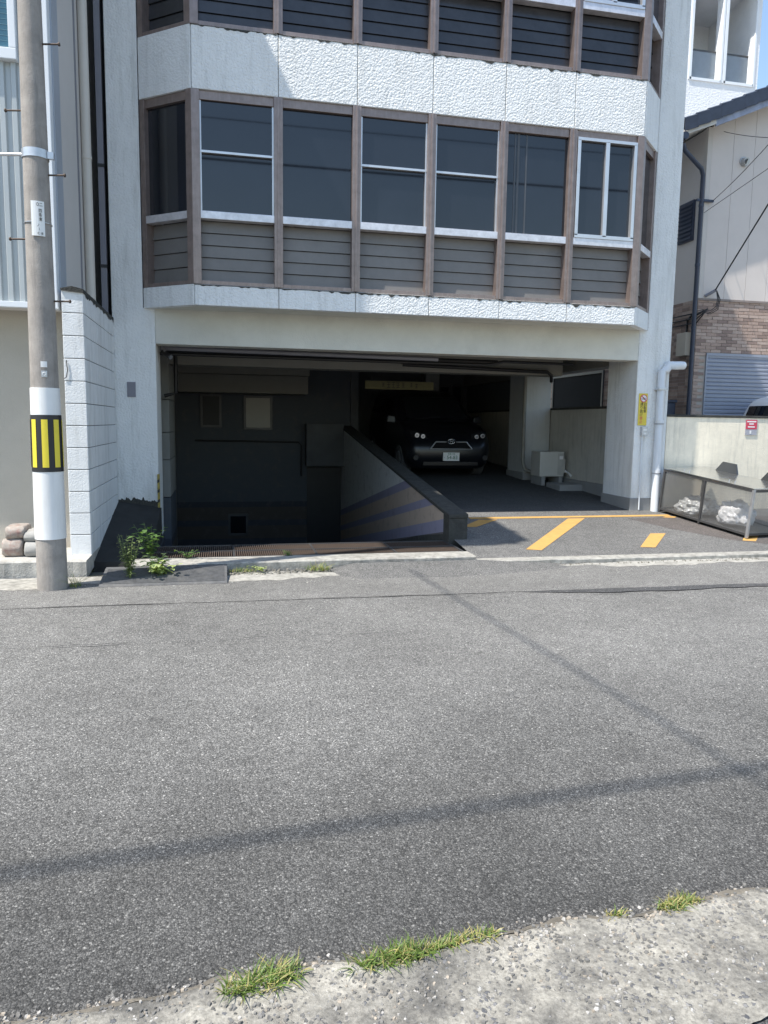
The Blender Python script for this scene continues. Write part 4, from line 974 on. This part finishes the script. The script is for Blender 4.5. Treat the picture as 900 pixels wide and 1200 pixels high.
def car(name, label, loc, rz, tilt, paint):
    """one-box minivan, nose at y=0, wheels on z=0"""
    c = thing(name, label, 'car', loc); c.rotation_euler = (tilt, 0, rz)
    low = [rrect(.10, 4.16, .74, .20), rrect(.02, 4.22, .82, .30), rrect(.0, 4.24, .845, .45), rrect(.0, 4.24, .85, .60), rrect(.06, 4.23, .85, .74), rrect(.22, 4.2, .84, .88), rrect(.48, 4.18, .825, .99), rrect(.78, 4.16, .81, 1.06)]
    body = attach(loft(low).build('body', paint), c)
    gl = [rrect(.80, 4.15, .80, 1.03), rrect(1.12, 4.13, .785, 1.20, r=.22), rrect(1.45, 4.10, .75, 1.38, r=.22), rrect(1.78, 4.03, .70, 1.54, r=.22), rrect(2.02, 3.95, .655, 1.62, r=.25), rrect(2.3, 3.8, .56, 1.665, r=.25), rrect(2.7, 3.5, .3, 1.68, r=.2)]
    attach(loft(gl).build('cabin', paint), c)
    # windscreen and side glass, each set 6 mm proud
    def patch(nm, pts, nu, nv):
        vs = []; fs = []
        a, b_, c_, d = [Vector(p) for p in pts]
        for i in range(nu + 1):
            for j in range(nv + 1):
                u, v = i / nu, j / nv; vs.append(a.lerp(b_, u).lerp(d.lerp(c_, u), v))
        for i in range(nu):
            for j in range(nv): k = i * (nv + 1) + j; fs.append((k, k + nv + 1, k + nv + 2, k + 1))
        mb = MB(); mb.add(vs, fs, True); return attach(mb.build(nm, GLASS), c)
    patch('windscreen', [(-.66, .985, 1.14), (.66, .985, 1.14), (.55, 1.76, 1.545), (-.55, 1.76, 1.545)], 6, 4)
    patch('rear_window', [(-.60, 4.155, 1.13), (.60, 4.155, 1.13), (.50, 4.075, 1.50), (-.50, 4.075, 1.50)], 4, 3)
    for s in (-1, 1):
        patch('side_window', [(s * .806, 1.5, 1.16), (s * .806, 2.5, 1.16), (s * .735, 2.5, 1.49), (s * .735, 1.98, 1.49)], 3, 3)
        patch('side_window', [(s * .806, 2.56, 1.16), (s * .806, 3.88, 1.16), (s * .735, 3.76, 1.49), (s * .735, 2.56, 1.49)], 3, 3)
        # headlight: swept housing with two projector bowls
        hl = MB(); hl.hexa([(s * .43, .10, .78), (s * .76, .12, .80), (s * .76, .35, .80), (s * .43, .3, .78), (s * .47, .18, .87), (s * .80, .30, .93), (s * .80, .5, .92), (s * .47, .4, .86)])
        hl = attach(hl.build('headlight', BLACK, None, .015), c)
        for q, (hx, hz_, r_) in enumerate(((.545, .822, .042), (.665, .842, .044))):
            t = MB(); t.tube([(s * hx, .17, hz_), (s * hx, .098, hz_)], r_ * .6, 14, True, r_); t = t.build('reflector_bowl', mat('lamp_bowl', (.42, .43, .45), .3, metal=.9, var=.3, vscale=40)); t.parent = hl
            t = MB(); t.tube([(s * hx, .1, hz_), (s * hx, .085, hz_)], r_ * .55, 14); t = t.build('projector_lens', LENS); t.parent = hl
        mr = MB(); mr.hexa([(s * .84, 1.18, 1.02), (s * 1.03, 1.2, 1.03), (s * 1.03, 1.32, 1.03), (s * .84, 1.3, 1.02), (s * .85, 1.2, 1.16), (s * 1.0, 1.22, 1.18), (s * 1.0, 1.34, 1.18), (s * .85, 1.32, 1.16)])
        attach(mr.build('mirror', paint, None, .02), c)
        fg = MB(); fg.tube([(s * .70, .06, .42), (s * .70, .0, .42)], .05, 14); attach(fg.build('fog_lamp', BLACK), c)
        for yw in (.78, 3.45):
            t = MB(); t.tube([(s * .66, yw, .30), (s * .865, yw, .30)], .30, 28); ty = attach(t.build('wheel', RUBBER, None, .02), c)
            t = MB(); t.tube([(s * .85, yw, .30), (s * .872, yw, .30)], .19, 20); t = t.build('rim', GALV); t.parent = ty
    # grille: chrome trapezoid rim, black mouth, emblem
    gm = MB(); gm.hexa([(-.40, .0, .60), (.40, .0, .60), (.40, .05, .60), (-.40, .05, .60), (-.31, .02, .72), (.31, .02, .72), (.31, .1, .72), (-.31, .1, .72)])
    gm = attach(gm.build('grille', mat('grille_black', (.008, .008, .009), .8, spec=.2)), c)
    for pts in ([(-.42, -.012, .59), (.42, -.012, .59)], [(-.42, -.012, .59), (-.31, .012, .725)], [(.42, -.012, .59), (.31, .012, .725)], [(-.31, .012, .725), (-.1, .012, .725)], [(.31, .012, .725), (.1, .012, .725)]):
        t = MB(); t.tube(pts, .013, 8); t = t.build('trim', mat('satin_trim', (.38, .39, .40), .3, metal=.9)); t.parent = gm
    em = MB(); em.ring((0, .0, .735), (0, 1, .2), .07, .048, .008); em.ring((0, .0, .735), (0, 1, .2), .025, .045, .006); em.ring((0, .0, .755), (0, 1, .2), .05, .018, .006); attach(em.build('emblem', CHROME), c)
    attach(MB().box(-.165, .165, -.028, -.016, .36, .525).build('number_plate', PLATEW, None, .004), c)
    npo = c.children[-1]
    for s_, sz_, ox, oz in (('54-83', .10, .02, .425), ('・', .05, -.135, .425), ('京都 500', .042, 0, .495)):
        t = text('lettering', s_, sz_, GREEN_TXT, npo, (ox, -.0285, oz), (1, 0, 0), (0, 0, 1), .95); t.parent = npo; t.matrix_parent_inverse = Matrix.Identity(4)
    bm_ = MB(); bm_.box(-.55, .55, -.004, .05, .27, .34); attach(bm_.build('lower_intake', CARB), c)
    af = MB(); af.hexa([(-.02, 3.4, 1.66), (.02, 3.4, 1.66), (.025, 3.58, 1.645), (-.025, 3.58, 1.645), (-.006, 3.52, 1.735), (.006, 3.52, 1.735), (.008, 3.57, 1.735), (-.008, 3.57, 1.735)]); attach(af.build('antenna_fin', BLACK), c)
    wp = MB(); wp.tube([(-.5, .96, 1.12), (.05, 1.02, 1.16)], .008, 6); attach(wp.build('wiper', BLACK), c)
    return c
car('minivan', 'black minivan parked nose out in the shaded garage', (3.62, 4.25, gz(4.25) - .005), 0, math.atan(.05), CARB)
car('white_van', 'white minivan roof showing above the cream wall before the shutter', (12.92, 2.05, .30), R(90), 0, CARW).scale = (1, 1, 1.10)

# ------------------------------------------------------------ house on the right
hs_ = thing('brick_and_siding_house', 'two storey beige house with brick lower wall and blue shutter', 'house', (10, 4, .3))
HX, HY = 8.15, 3.30
B('side_wall', SIDING, hs_, HX, 16, HY + .012, 12, 3.96, 6.80)
B('lower_wall', MORTAR, hs_, HX, 16, HY + .012, 12, .3, 3.96)
# siding boards on the gable: each panel is its own board
roofz = lambda x: 6.76 + (x - 7.42) * .43
xb = HX + .085
while xb < 11.4:
    x2 = xb + .455
    mb = MB(); mb.prism([(xb + .003, 3.985), (x2 - .003, 3.985), (x2 - .003, roofz(x2) - .02), (xb + .003, roofz(xb) - .02)], HY - .012, HY + .012); mb.build('siding_board', SIDING, hs_)
    xb = x2
mb = MB(); mb.prism([(HX, 6.8), (11.6, 6.8), (11.6, roofz(11.6) - .03), (HX, roofz(HX) - .03)], HY + .012, 12); mb.build('gable', SIDING, hs_)
B('corner_board', mat('corner_board', (.56, .52, .48), .7, var=.03), hs_, HX - .012, HX + .08, HY - .022, HY + .09, 3.97, roofz(HX) - .02, .004)
B('belt_trim', mat('belt_trim', (.24, .20, .18), .7), hs_, HX - .02, 16, HY - .025, HY + .012, 3.945, 3.985)
# brick slips, real pieces standing proud of the mortar
BR = [mat('brick_a', (.39, .285, .235), .85, var=.15, vscale=20), mat('brick_b', (.27, .195, .165), .85, var=.15, vscale=20), mat('brick_c', (.45, .345, .29), .85, var=.15, vscale=20)]
bm3 = [MB(), MB(), MB()]
SHX0, SHZ = 8.40, 2.95
cz = .31; row = 0
while cz < 3.92:
    x = HX + (0 if row % 2 else -.0)
    first = True
    while x < 12.2:
        ln = .225 if not (first and row % 2) else .112
        x2 = min(x + ln, 12.2)
        if cz + .06 > SHZ or x2 <= SHX0 or x > 11.4:
            xa, xb_ = x, x2
            if cz + .06 <= SHZ and xb_ > SHX0 and xa < SHX0: xb_ = SHX0
            random.choice(bm3 if random.random() < .55 else bm3[:1] + bm3[2:]).box(xa + .004, xb_ - .004, HY - .006 + random.uniform(0, .004), HY + .012, cz + .004, cz + .058)
        x = x2; first = False
    y = HY + .012
    while y < 11.9:
        y2 = y + .225
        random.choice(bm3).box(HX - .012, HX, y + .004, y2 - .004, cz + .004, cz + .058); y = y2
    cz += .062; row += 1
for q in range(3): tag(bm3[q].build('brick_facing', BR[q], hs_), kind='stuff')
# roller shutter: curved slats
sh = MB(); z = .32; vs = []; fs = []
k = 0
while z < SHZ - .02:
    for (dz, dy) in ((0, 0), (.012, -.016), (.05, -.018), (.068, -.004)): vs += [(SHX0 + .02, HY - .0 + dy + .012, z + dz), (11.4, HY + dy + .012, z + dz)]
    z += .075
n = len(vs) // 2
for i in range(n - 1): fs.append((2 * i, 2 * i + 1, 2 * i + 3, 2 * i + 2))
sh.add(vs, fs); sh.build('roller_shutter', SHUT, hs_)
B('shutter_guide', SHUT, hs_, SHX0, SHX0 + .03, HY - .02, HY + .01, .3, SHZ); B('shutter_box', SHUT, hs_, SHX0, 11.4, HY - .022, HY + .01, SHZ - .03, SHZ + .02)
# roof: slab, bargeboard, soffit, gutter, verge tiles
VY = 2.88
mb = MB(); mb.prism([(7.42, roofz(7.42)), (12.0, roofz(12.0)), (12.0, roofz(12.0) + .06), (7.42, roofz(7.42) + .06)], VY + .05, 9.2); mb.build('roof_deck', mat('soffit_board', (.58, .56, .52), .8, var=.03), hs_)
mb = MB(); mb.prism([(8.02, roofz(8.02) - .10), (12.0, roofz(12.0) - .10), (12.0, roofz(12.0) + .05), (8.0, roofz(8.0) + .05)], VY + .01, VY + .05); mb.build('bargeboard', BARGE, hs_, .006)
mb = MB(); mb.prism([(7.46, roofz(7.46) - .04), (8.02, roofz(8.02) - .06), (8.0, roofz(8.0) + .05), (7.44, roofz(7.44) + .05)], VY + .01, VY + .05); mb.build('verge_end', mat('soffit_board', (.58, .56, .52)), hs_)
mb = MB(); pts = [(7.40, y, 6.70) for y in (VY - .02, 9.2)]; mb.tube(pts, .065, 12); mb.build('gutter', NAVY, hs_)
tl = math.atan(.43); nT = 17
for row_ in range(3):
    for k in range(nT):
        s0 = -.05 + k * .255; s1 = s0 + .285; a, b_ = 7.42 + s0 * math.cos(tl), 7.42 + s1 * math.cos(tl)
        z0 = roofz(a) + .215; z1 = roofz(b_) + .195
        y0 = VY - .03 + row_ * .30; y1 = y0 + (.31)
        vs = []; fs = []
        prof = [(0.0, .02), (.06, .045), (.15, .02), (.24, .0), (.31, .03)]
        for (dy, dz) in prof: vs += [(a, y0 + dy, z0 + dz - .012), (a, y0 + dy, z0 + dz + .012), (b_, y0 + dy, z1 + dz + .012), (b_, y0 + dy, z1 + dz - .012)]
        for i in range(len(prof) - 1):
            for j in range(4): p = i * 4 + j; q_ = i * 4 + (j + 1) % 4; fs.append((p, q_, q_ + 4, p + 4))
        fs += [(0, 1, 2, 3), (16, 17, 18, 19)]
        mb = MB(); mb.add(vs, fs)
        if row_ == 0:
            yo = y0 - .004 * (k % 2); mb.hexa([(a, yo - .003, z0 - .19), (b_, yo - .003, z1 - .19), (b_, yo + .022, z1 - .19), (a, yo + .022, z0 - .19), (a, yo - .003, z0 + .005), (b_, yo - .003, z1 + .005), (b_, yo + .022, z1 + .005), (a, yo + .022, z0 + .005)])
        mb.build('roof_tile', TILE, hs_)
mb = MB(); mb.prism([(7.38, roofz(7.38) + .17), (12.0, roofz(12.0) + .17), (12.0, roofz(12.0) + .22), (7.38, roofz(7.38) + .22)], VY + .86, 9.2); mb.build('roof_tiling', TILE, hs_)
# downpipe, vent, louvre, meter box, bins
mb = MB(); mb.tube([(7.44, 3.0, 6.60), (7.50, 3.02, 6.50), (7.98, 3.20, 6.28), (8.05, 3.24, 6.18), (8.05, 3.24, .3)], .042, 12); mb.build('downpipe', NAVY, hs_)
for z in (5.62, 3.4, 4.55): mb = MB(); mb.tube([(8.05, 3.24, z), (8.05, 3.24, z + .05)], .048, 12); mb.build('pipe_joint', NAVY, hs_)
B('pipe_bracket', NAVY, hs_, 7.95, 8.30, 3.22, 3.26, 5.72, 5.76)
vt = MB(); vt.tube([(8.92, HY - .012, 6.51), (8.92, HY - .03, 6.51)], .09, 20); vt.tube([(8.92, HY - .02, 6.51), (8.93, HY - .09, 6.50)], .07, 20); vt.build('vent_hood', mat('vent_grey', (.42, .42, .42), .4, metal=.5), hs_)
mb = MB(); mb.tube([(8.93, HY - .091, 6.495), (8.932, HY - .094, 6.494)], .048, 16); mb.build('vent_opening', BLACK, hs_)
lv = B('louvre_window', NAVY, hs_, HX - .05, HX, 3.55, 4.0, 5.10, 5.85, .005)
for q in range(9): MB().hexa([(HX - .075, 3.57, 5.13 + q * .078), (HX - .052, 3.57, 5.15 + q * .078), (HX - .052, 3.98, 5.15 + q * .078), (HX - .075, 3.98, 5.13 + q * .078), (HX - .075, 3.57, 5.14 + q * .078), (HX - .052, 3.57, 5.19 + q * .078), (HX - .052, 3.98, 5.19 + q * .078), (HX - .075, 3.98, 5.14 + q * .078)]).build('louvre_blade', NAVY, lv)
B('meter_box', mat('meter_beige', (.50, .44, .36), .6, var=.05), hs_, HX - .13, HX - .012, 3.42, 3.72, 2.92, 3.36, .01)
mb = MB()
for q in range(3): mb.tube([(HX - .02, 6.0, 3.72 - q * .09), (HX - .05, 3.4, 3.70 - q * .09), (HX - .05, 3.25, 3.66 - q * .08), (8.3, 3.2, 3.78)], .012, 6)
mb.tube([(HX - .03, 3.55, 3.36), (HX - .03, 3.55, 3.60), (HX - .04, 3.4, 3.68)], .02, 6); mb.tube([(HX - .04, 3.35, 2.9), (HX - .04, 3.36, .3)], .018, 6); mb.build('wiring', CABLE, hs_)
wn_ = MB()
for q in ((6.7, 6.76, 1.7, 2.8), (9.4, 9.46, 1.7, 2.8), (6.7, 9.46, 1.64, 1.7), (6.7, 9.46, 2.8, 2.86)): wn_.box(HX - .05, HX - .012, *q)
wn_ = wn_.build('window', DKSTEEL, hs_); B('pane', mat('screen_black', (.010, .011, .013), .8, spec=.15), wn_, HX - .03, HX - .02, 6.76, 9.4, 1.7, 2.8)
bn = thing('storage_bin', 'dark blue bin standing beside the brick corner behind the wall', 'bin', (7.78, 3.7, .3))
B('bin_body', NAVY, bn, 7.62, 7.95, 3.5, 3.9, .3, 2.02, .03); B('bin_lid', NAVY, bn, 7.60, 7.97, 3.48, 3.92, 2.02, 2.07, .01)

# service drop and thin wires to the house
sd = thing('service_drop', 'black service cable with drip loops reaching the brick house wall', 'cable', (8.3, 3.2, 3.9))
mb = MB(); mb.tube(catenary((8.42, 3.18, 4.12), (7.69, 1.0, 5.03), .0, 6) + catenary((7.69, 1.0, 5.03), (5.5, -6.0, 8.6), .0, 8)[1:], .014, 6); mb.build('cable', CABLE, sd)
for q in range(3):
    mb = MB(); mb.tube([(8.44, 3.17, 4.13), (8.46 + .03 * q, 3.15, 3.95), (8.44 + .02 * q, 3.15, 3.82 - .03 * q), (8.34, 3.17, 3.74 - .03 * q), (8.22, 3.24, 3.76 - .02 * q), (8.14, 3.28, 3.74 - .04 * q)], .008, 6); mb.build('drip_loop', CABLE, sd)
mb = MB(); mb.tube([(8.28, 3.28, 4.02), (8.44, 3.17, 4.13)], .028, 8); mb.build('insulator', GREYP, sd)
cable('thin wire leaving the beige gable just under the eave', (8.45, 3.27, 7.0), (7.6, .9, 5.98), .02, .006, name='thin_wire')
cable('thin pale wire from the downpipe bracket on the beige house', (8.28, 3.24, 5.74), (7.58, .9, 5.92), .03, .006, name='thin_wire')
cable('thin wire running up from the corner board of the beige house', (8.14, 3.27, 5.53), (7.60, .9, 5.55), .0, .005, name='thin_wire')

# ------------------------------------------------------------ white building behind the house
wb_ = thing('white_apartment_block', 'tall white rendered block with recessed balconies behind the dark tiled roof', 'building', (12, 10, .3))
WY = 10.0
for (a, b_, c, d) in ((8.5, 12.05, .3, 16), (12.05, 14.06, .3, 11.17), (13.02, 13.12, 11.17, 13.75), (14.06, 14.22, .3, 16), (12.05, 14.06, 13.75, 16)): B('wall', BRIGHTW, wb_, a, b_, WY, WY + .30, c, d)
B('side_wall', BRIGHTW, wb_, 8.5, 14.22, WY + 2.2, WY + 6, .3, 16)
B('balcony_floor', BRIGHTW, wb_, 11.6, 14.2, WY + .30, WY + 2.2, 10.9, 11.1); B('balcony_ceiling', BRIGHTW, wb_, 11.6, 14.2, WY + .30, WY + 2.2, 13.76, 13.9)
B('balcony_side', BRIGHTW, wb_, 14.08, 14.2, WY + .30, WY + 2.2, 11.1, 13.76); B('balcony_side', BRIGHTW, wb_, 11.6, 11.75, WY + .30, WY + 2.2, 11.1, 13.76)
for (a, b_) in ((12.05, 13.02), (13.12, 14.06)):
    op = MB(); e = .05
    for q in ((a - .03, a + e, 11.13, 13.78), (b_ - .02, b_ + .03, 11.13, 13.78), (a, b_, 11.12, 11.17 + .02), (a, b_, 13.73, 13.78)): op.box(q[0], q[1], WY - .03, WY + .02, q[2], q[3])
    op = op.build('balcony_opening', TRIMW, wb_)
    B('rail', DKSTEEL, op, a + .05, b_, WY + .24, WY + .27, 12.02, 12.06)
    gp_ = mat('balustrade_glass', (.28, .33, .38), .15, alpha=.55, var=.1); B('balustrade_panel', gp_, op, a + .05, b_, WY + .25, WY + .26, 11.17, 12.02)
B('balcony_door', GLASS, wb_, 12.0, 12.5, WY + 2.16, WY + 2.2, 11.1, 13.2); B('balcony_door', mat('grey_door', (.3, .31, .33), .5), wb_, 12.52, 12.8, WY + 2.15, WY + 2.2, 11.1, 13.2)
mb = MB(); mb.tube([(13.0, WY + 1.9, 12.6), (13.25, WY + 1.9, 12.75)], .06, 8); mb.build('wall_lamp', DKSTEEL, wb_)
B('eave', NAVY, wb_, 13.3, 14.5, WY - .4, WY + .0, 13.95, 14.05)

# ------------------------------------------------------------ weeds and grass
def leafmat(nm, c): 
    M = mat(nm, c, .55, var=.35, vscale=18); n, l, b = nodes(M); b.inputs['Subsurface Weight'].default_value = 0.0
    tr = n.new('ShaderNodeBsdfTranslucent'); tr.inputs[0].default_value = (c[0] * 1.6, c[1] * 1.6, c[2] * .8, 1)
    mx = n.new('ShaderNodeMixShader'); mx.inputs[0].default_value = .35; o = n['Material Output']
    l.new(b.outputs[0], mx.inputs[1]); l.new(tr.outputs[0], mx.inputs[2]); l.new(mx.outputs[0], o.inputs[0]); return M
GR1, GR2, GR3 = leafmat('grass_green', (.13, .20, .045)), leafmat('grass_straw', (.36, .32, .13)), leafmat('leaf_green', (.10, .185, .05))
GRP = leafmat('pale_leaf', (.40, .47, .20)); STEM = mat('stem_green', (.12, .16, .05), .6)
def blade(mb, base, h, lean, az_, w_):
    d = Vector((math.cos(az_), math.sin(az_), 0)); s = Vector((-d.y, d.x, 0)); n = 4; vs = []; fs = []
    for i in range(n + 1):
        t = i / n; p = Vector(base) + d * lean * t ** 1.7 + Vector((0, 0, h * (t - .25 * t * t * (lean / max(h, .01)))))
        ww = w_ * (1 - t) ** .7 + .0004
        vs += [p - s * ww, p + s * ww + Vector((0, 0, ww * .5))]
    for i in range(n): fs.append((2 * i, 2 * i + 1, 2 * i + 3, 2 * i + 2))
    mb.add(vs, fs, True)
def tuft(label, cx, cy, z, rx, ry, n, h, rot, seed, group='grass tufts along the near road edge', dry=.3):
    random.seed(seed); t = thing('grass_tuft', label, 'grass', (cx, cy, z), group)
    m1, m2 = MB(), MB()
    for i in range(n):
        a = random.uniform(0, 2 * math.pi); r_ = math.sqrt(random.random()); x = rx * r_ * math.cos(a); y = ry * r_ * math.sin(a)
        X_ = cx + x * math.cos(rot) - y * math.sin(rot); Y_ = cy + x * math.sin(rot) + y * math.cos(rot)
        hh = h * random.uniform(.35, 1.1) * (1 - .4 * r_); le = hh * random.uniform(.3, 1.6)
        blade(m2 if random.random() < dry else m1, (X_, Y_, z - .004), hh, le, random.uniform(0, 6.28), random.uniform(.0012, .003))
    m1.build('green_blades', GR1, t); m2.build('dry_blades', GR2, t)
tuft('bushy grass tuft at the lower end of the cracked concrete strip', -.62, -7.66, .012, .11, .042, 380, .07, .12, 1, None)
tuft('long ragged clump of green grass growing in the strip joint', -.23, -7.635, .012, .15, .034, 430, .062, .14, 2, None)
tuft('thin reddish straggle of grass ending the long clump', -.02, -7.605, .012, .12, .026, 220, .045, .14, 3, None, .5)
tuft('small sparse pale sprig of grass in the strip joint', .49, -7.585, .012, .035, .015, 60, .036, .1, 4, None, .6)
tuft('short dense yellowish grass clump in the strip joint', .72, -7.578, .012, .085, .03, 300, .042, .1, 5, None, .55)
tuft('tall thin grass growing against the foot of the pole', -2.05, -2.40, .01, .05, .05, 34, .24, 0, 6, None, .3)
tuft('green grass clump in the broken kerb below the grating', .24, -2.06, .03, .14, .05, 120, .13, 0, 7, None, .3)
tuft('low weeds rooted in the kerb gap beside the rubber ramp', -.52, -2.02, .03, .14, .05, 90, .09, 0, 8, None, .45)

def leaf(mb, base, d, l_, w_, droop):
    d = Vector(d).normalized(); s = d.cross(Vector((0, 0, 1)))
    s = s.normalized() if s.length > .01 else Vector((1, 0, 0)); up_ = s.cross(d)
    vs = []; fs = []
    for i, (t, ww) in enumerate(((0, .08), (.3, .85), (.6, 1), (.85, .55), (1, .03))):
        p = Vector(base) + d * l_ * t - Vector((0, 0, droop * l_ * t * t))
        vs += [p - s * w_ * ww + up_ * w_ * .25 * ww, p, p + s * w_ * ww + up_ * w_ * .25 * ww]
    for i in range(4):
        for j in range(2): k = i * 3 + j; fs.append((k, k + 1, k + 4, k + 3))
    mb.add(vs, fs, True)
def weed(label, cx, cy, z, h, nst, spread, ll, lw, lm, seed, dens=9):
    random.seed(seed); t = thing('weed', label, 'weed', (cx, cy, z)); st = MB(); lf = MB()
    for i in range(nst):
        a = random.uniform(0, 6.28); le = spread * random.uniform(.2, 1); hh = h * random.uniform(.6, 1)
        pts = [Vector((cx + le * math.cos(a) * u ** 1.4, cy + le * math.sin(a) * u ** 1.4, z + hh * u)) for u in (0, .25, .5, .75, 1)]
        st.tube(pts, .004, 5, True, .0015)
        for k in range(dens):
            u = .2 + .8 * k / dens; q = u * 4; i0 = min(3, int(q)); p = pts[i0].lerp(pts[i0 + 1], q - i0)
            b_ = k * 2.4 + a; leaf(lf, p, (math.cos(b_), math.sin(b_), random.uniform(.0, .6)), ll * random.uniform(.6, 1.1), lw * random.uniform(.7, 1.1), random.uniform(.1, .5))
    st.build('stem', STEM, t); lf.build('foliage', lm, t)
weed('pale leafy weed standing in front of the rubber kerb ramp', -1.30, -2.2, .02, .24, 16, .20, .085, .026, GRP, 11, 9)
weed('tall spindly flowering weed next to the pale leafy weed', -1.58, -2.30, .02, .46, 18, .13, .06, .009, leafmat('grey_green_leaf', (.17, .22, .09)), 12, 16)
weed('dark green bushy weed growing at the foot of the stucco pillar', -1.46, -1.46, .08, .40, 10, .22, .085, .030, GR3, 13, 9)
weed('small creeping weed on the grating edge near the pillar', -1.08, -1.60, .10, .09, 7, .16, .045, .016, GR3, 14, 6)
weed('tiny creeping weed on the grating beside the kerb strip', -.02, -1.58, .10, .06, 5, .10, .035, .012, GR3, 15, 5)
weed('low crawling weed among the crumbled kerb rubble', -.35, -2.02, .03, .06, 6, .16, .04, .012, GRP, 16, 6)
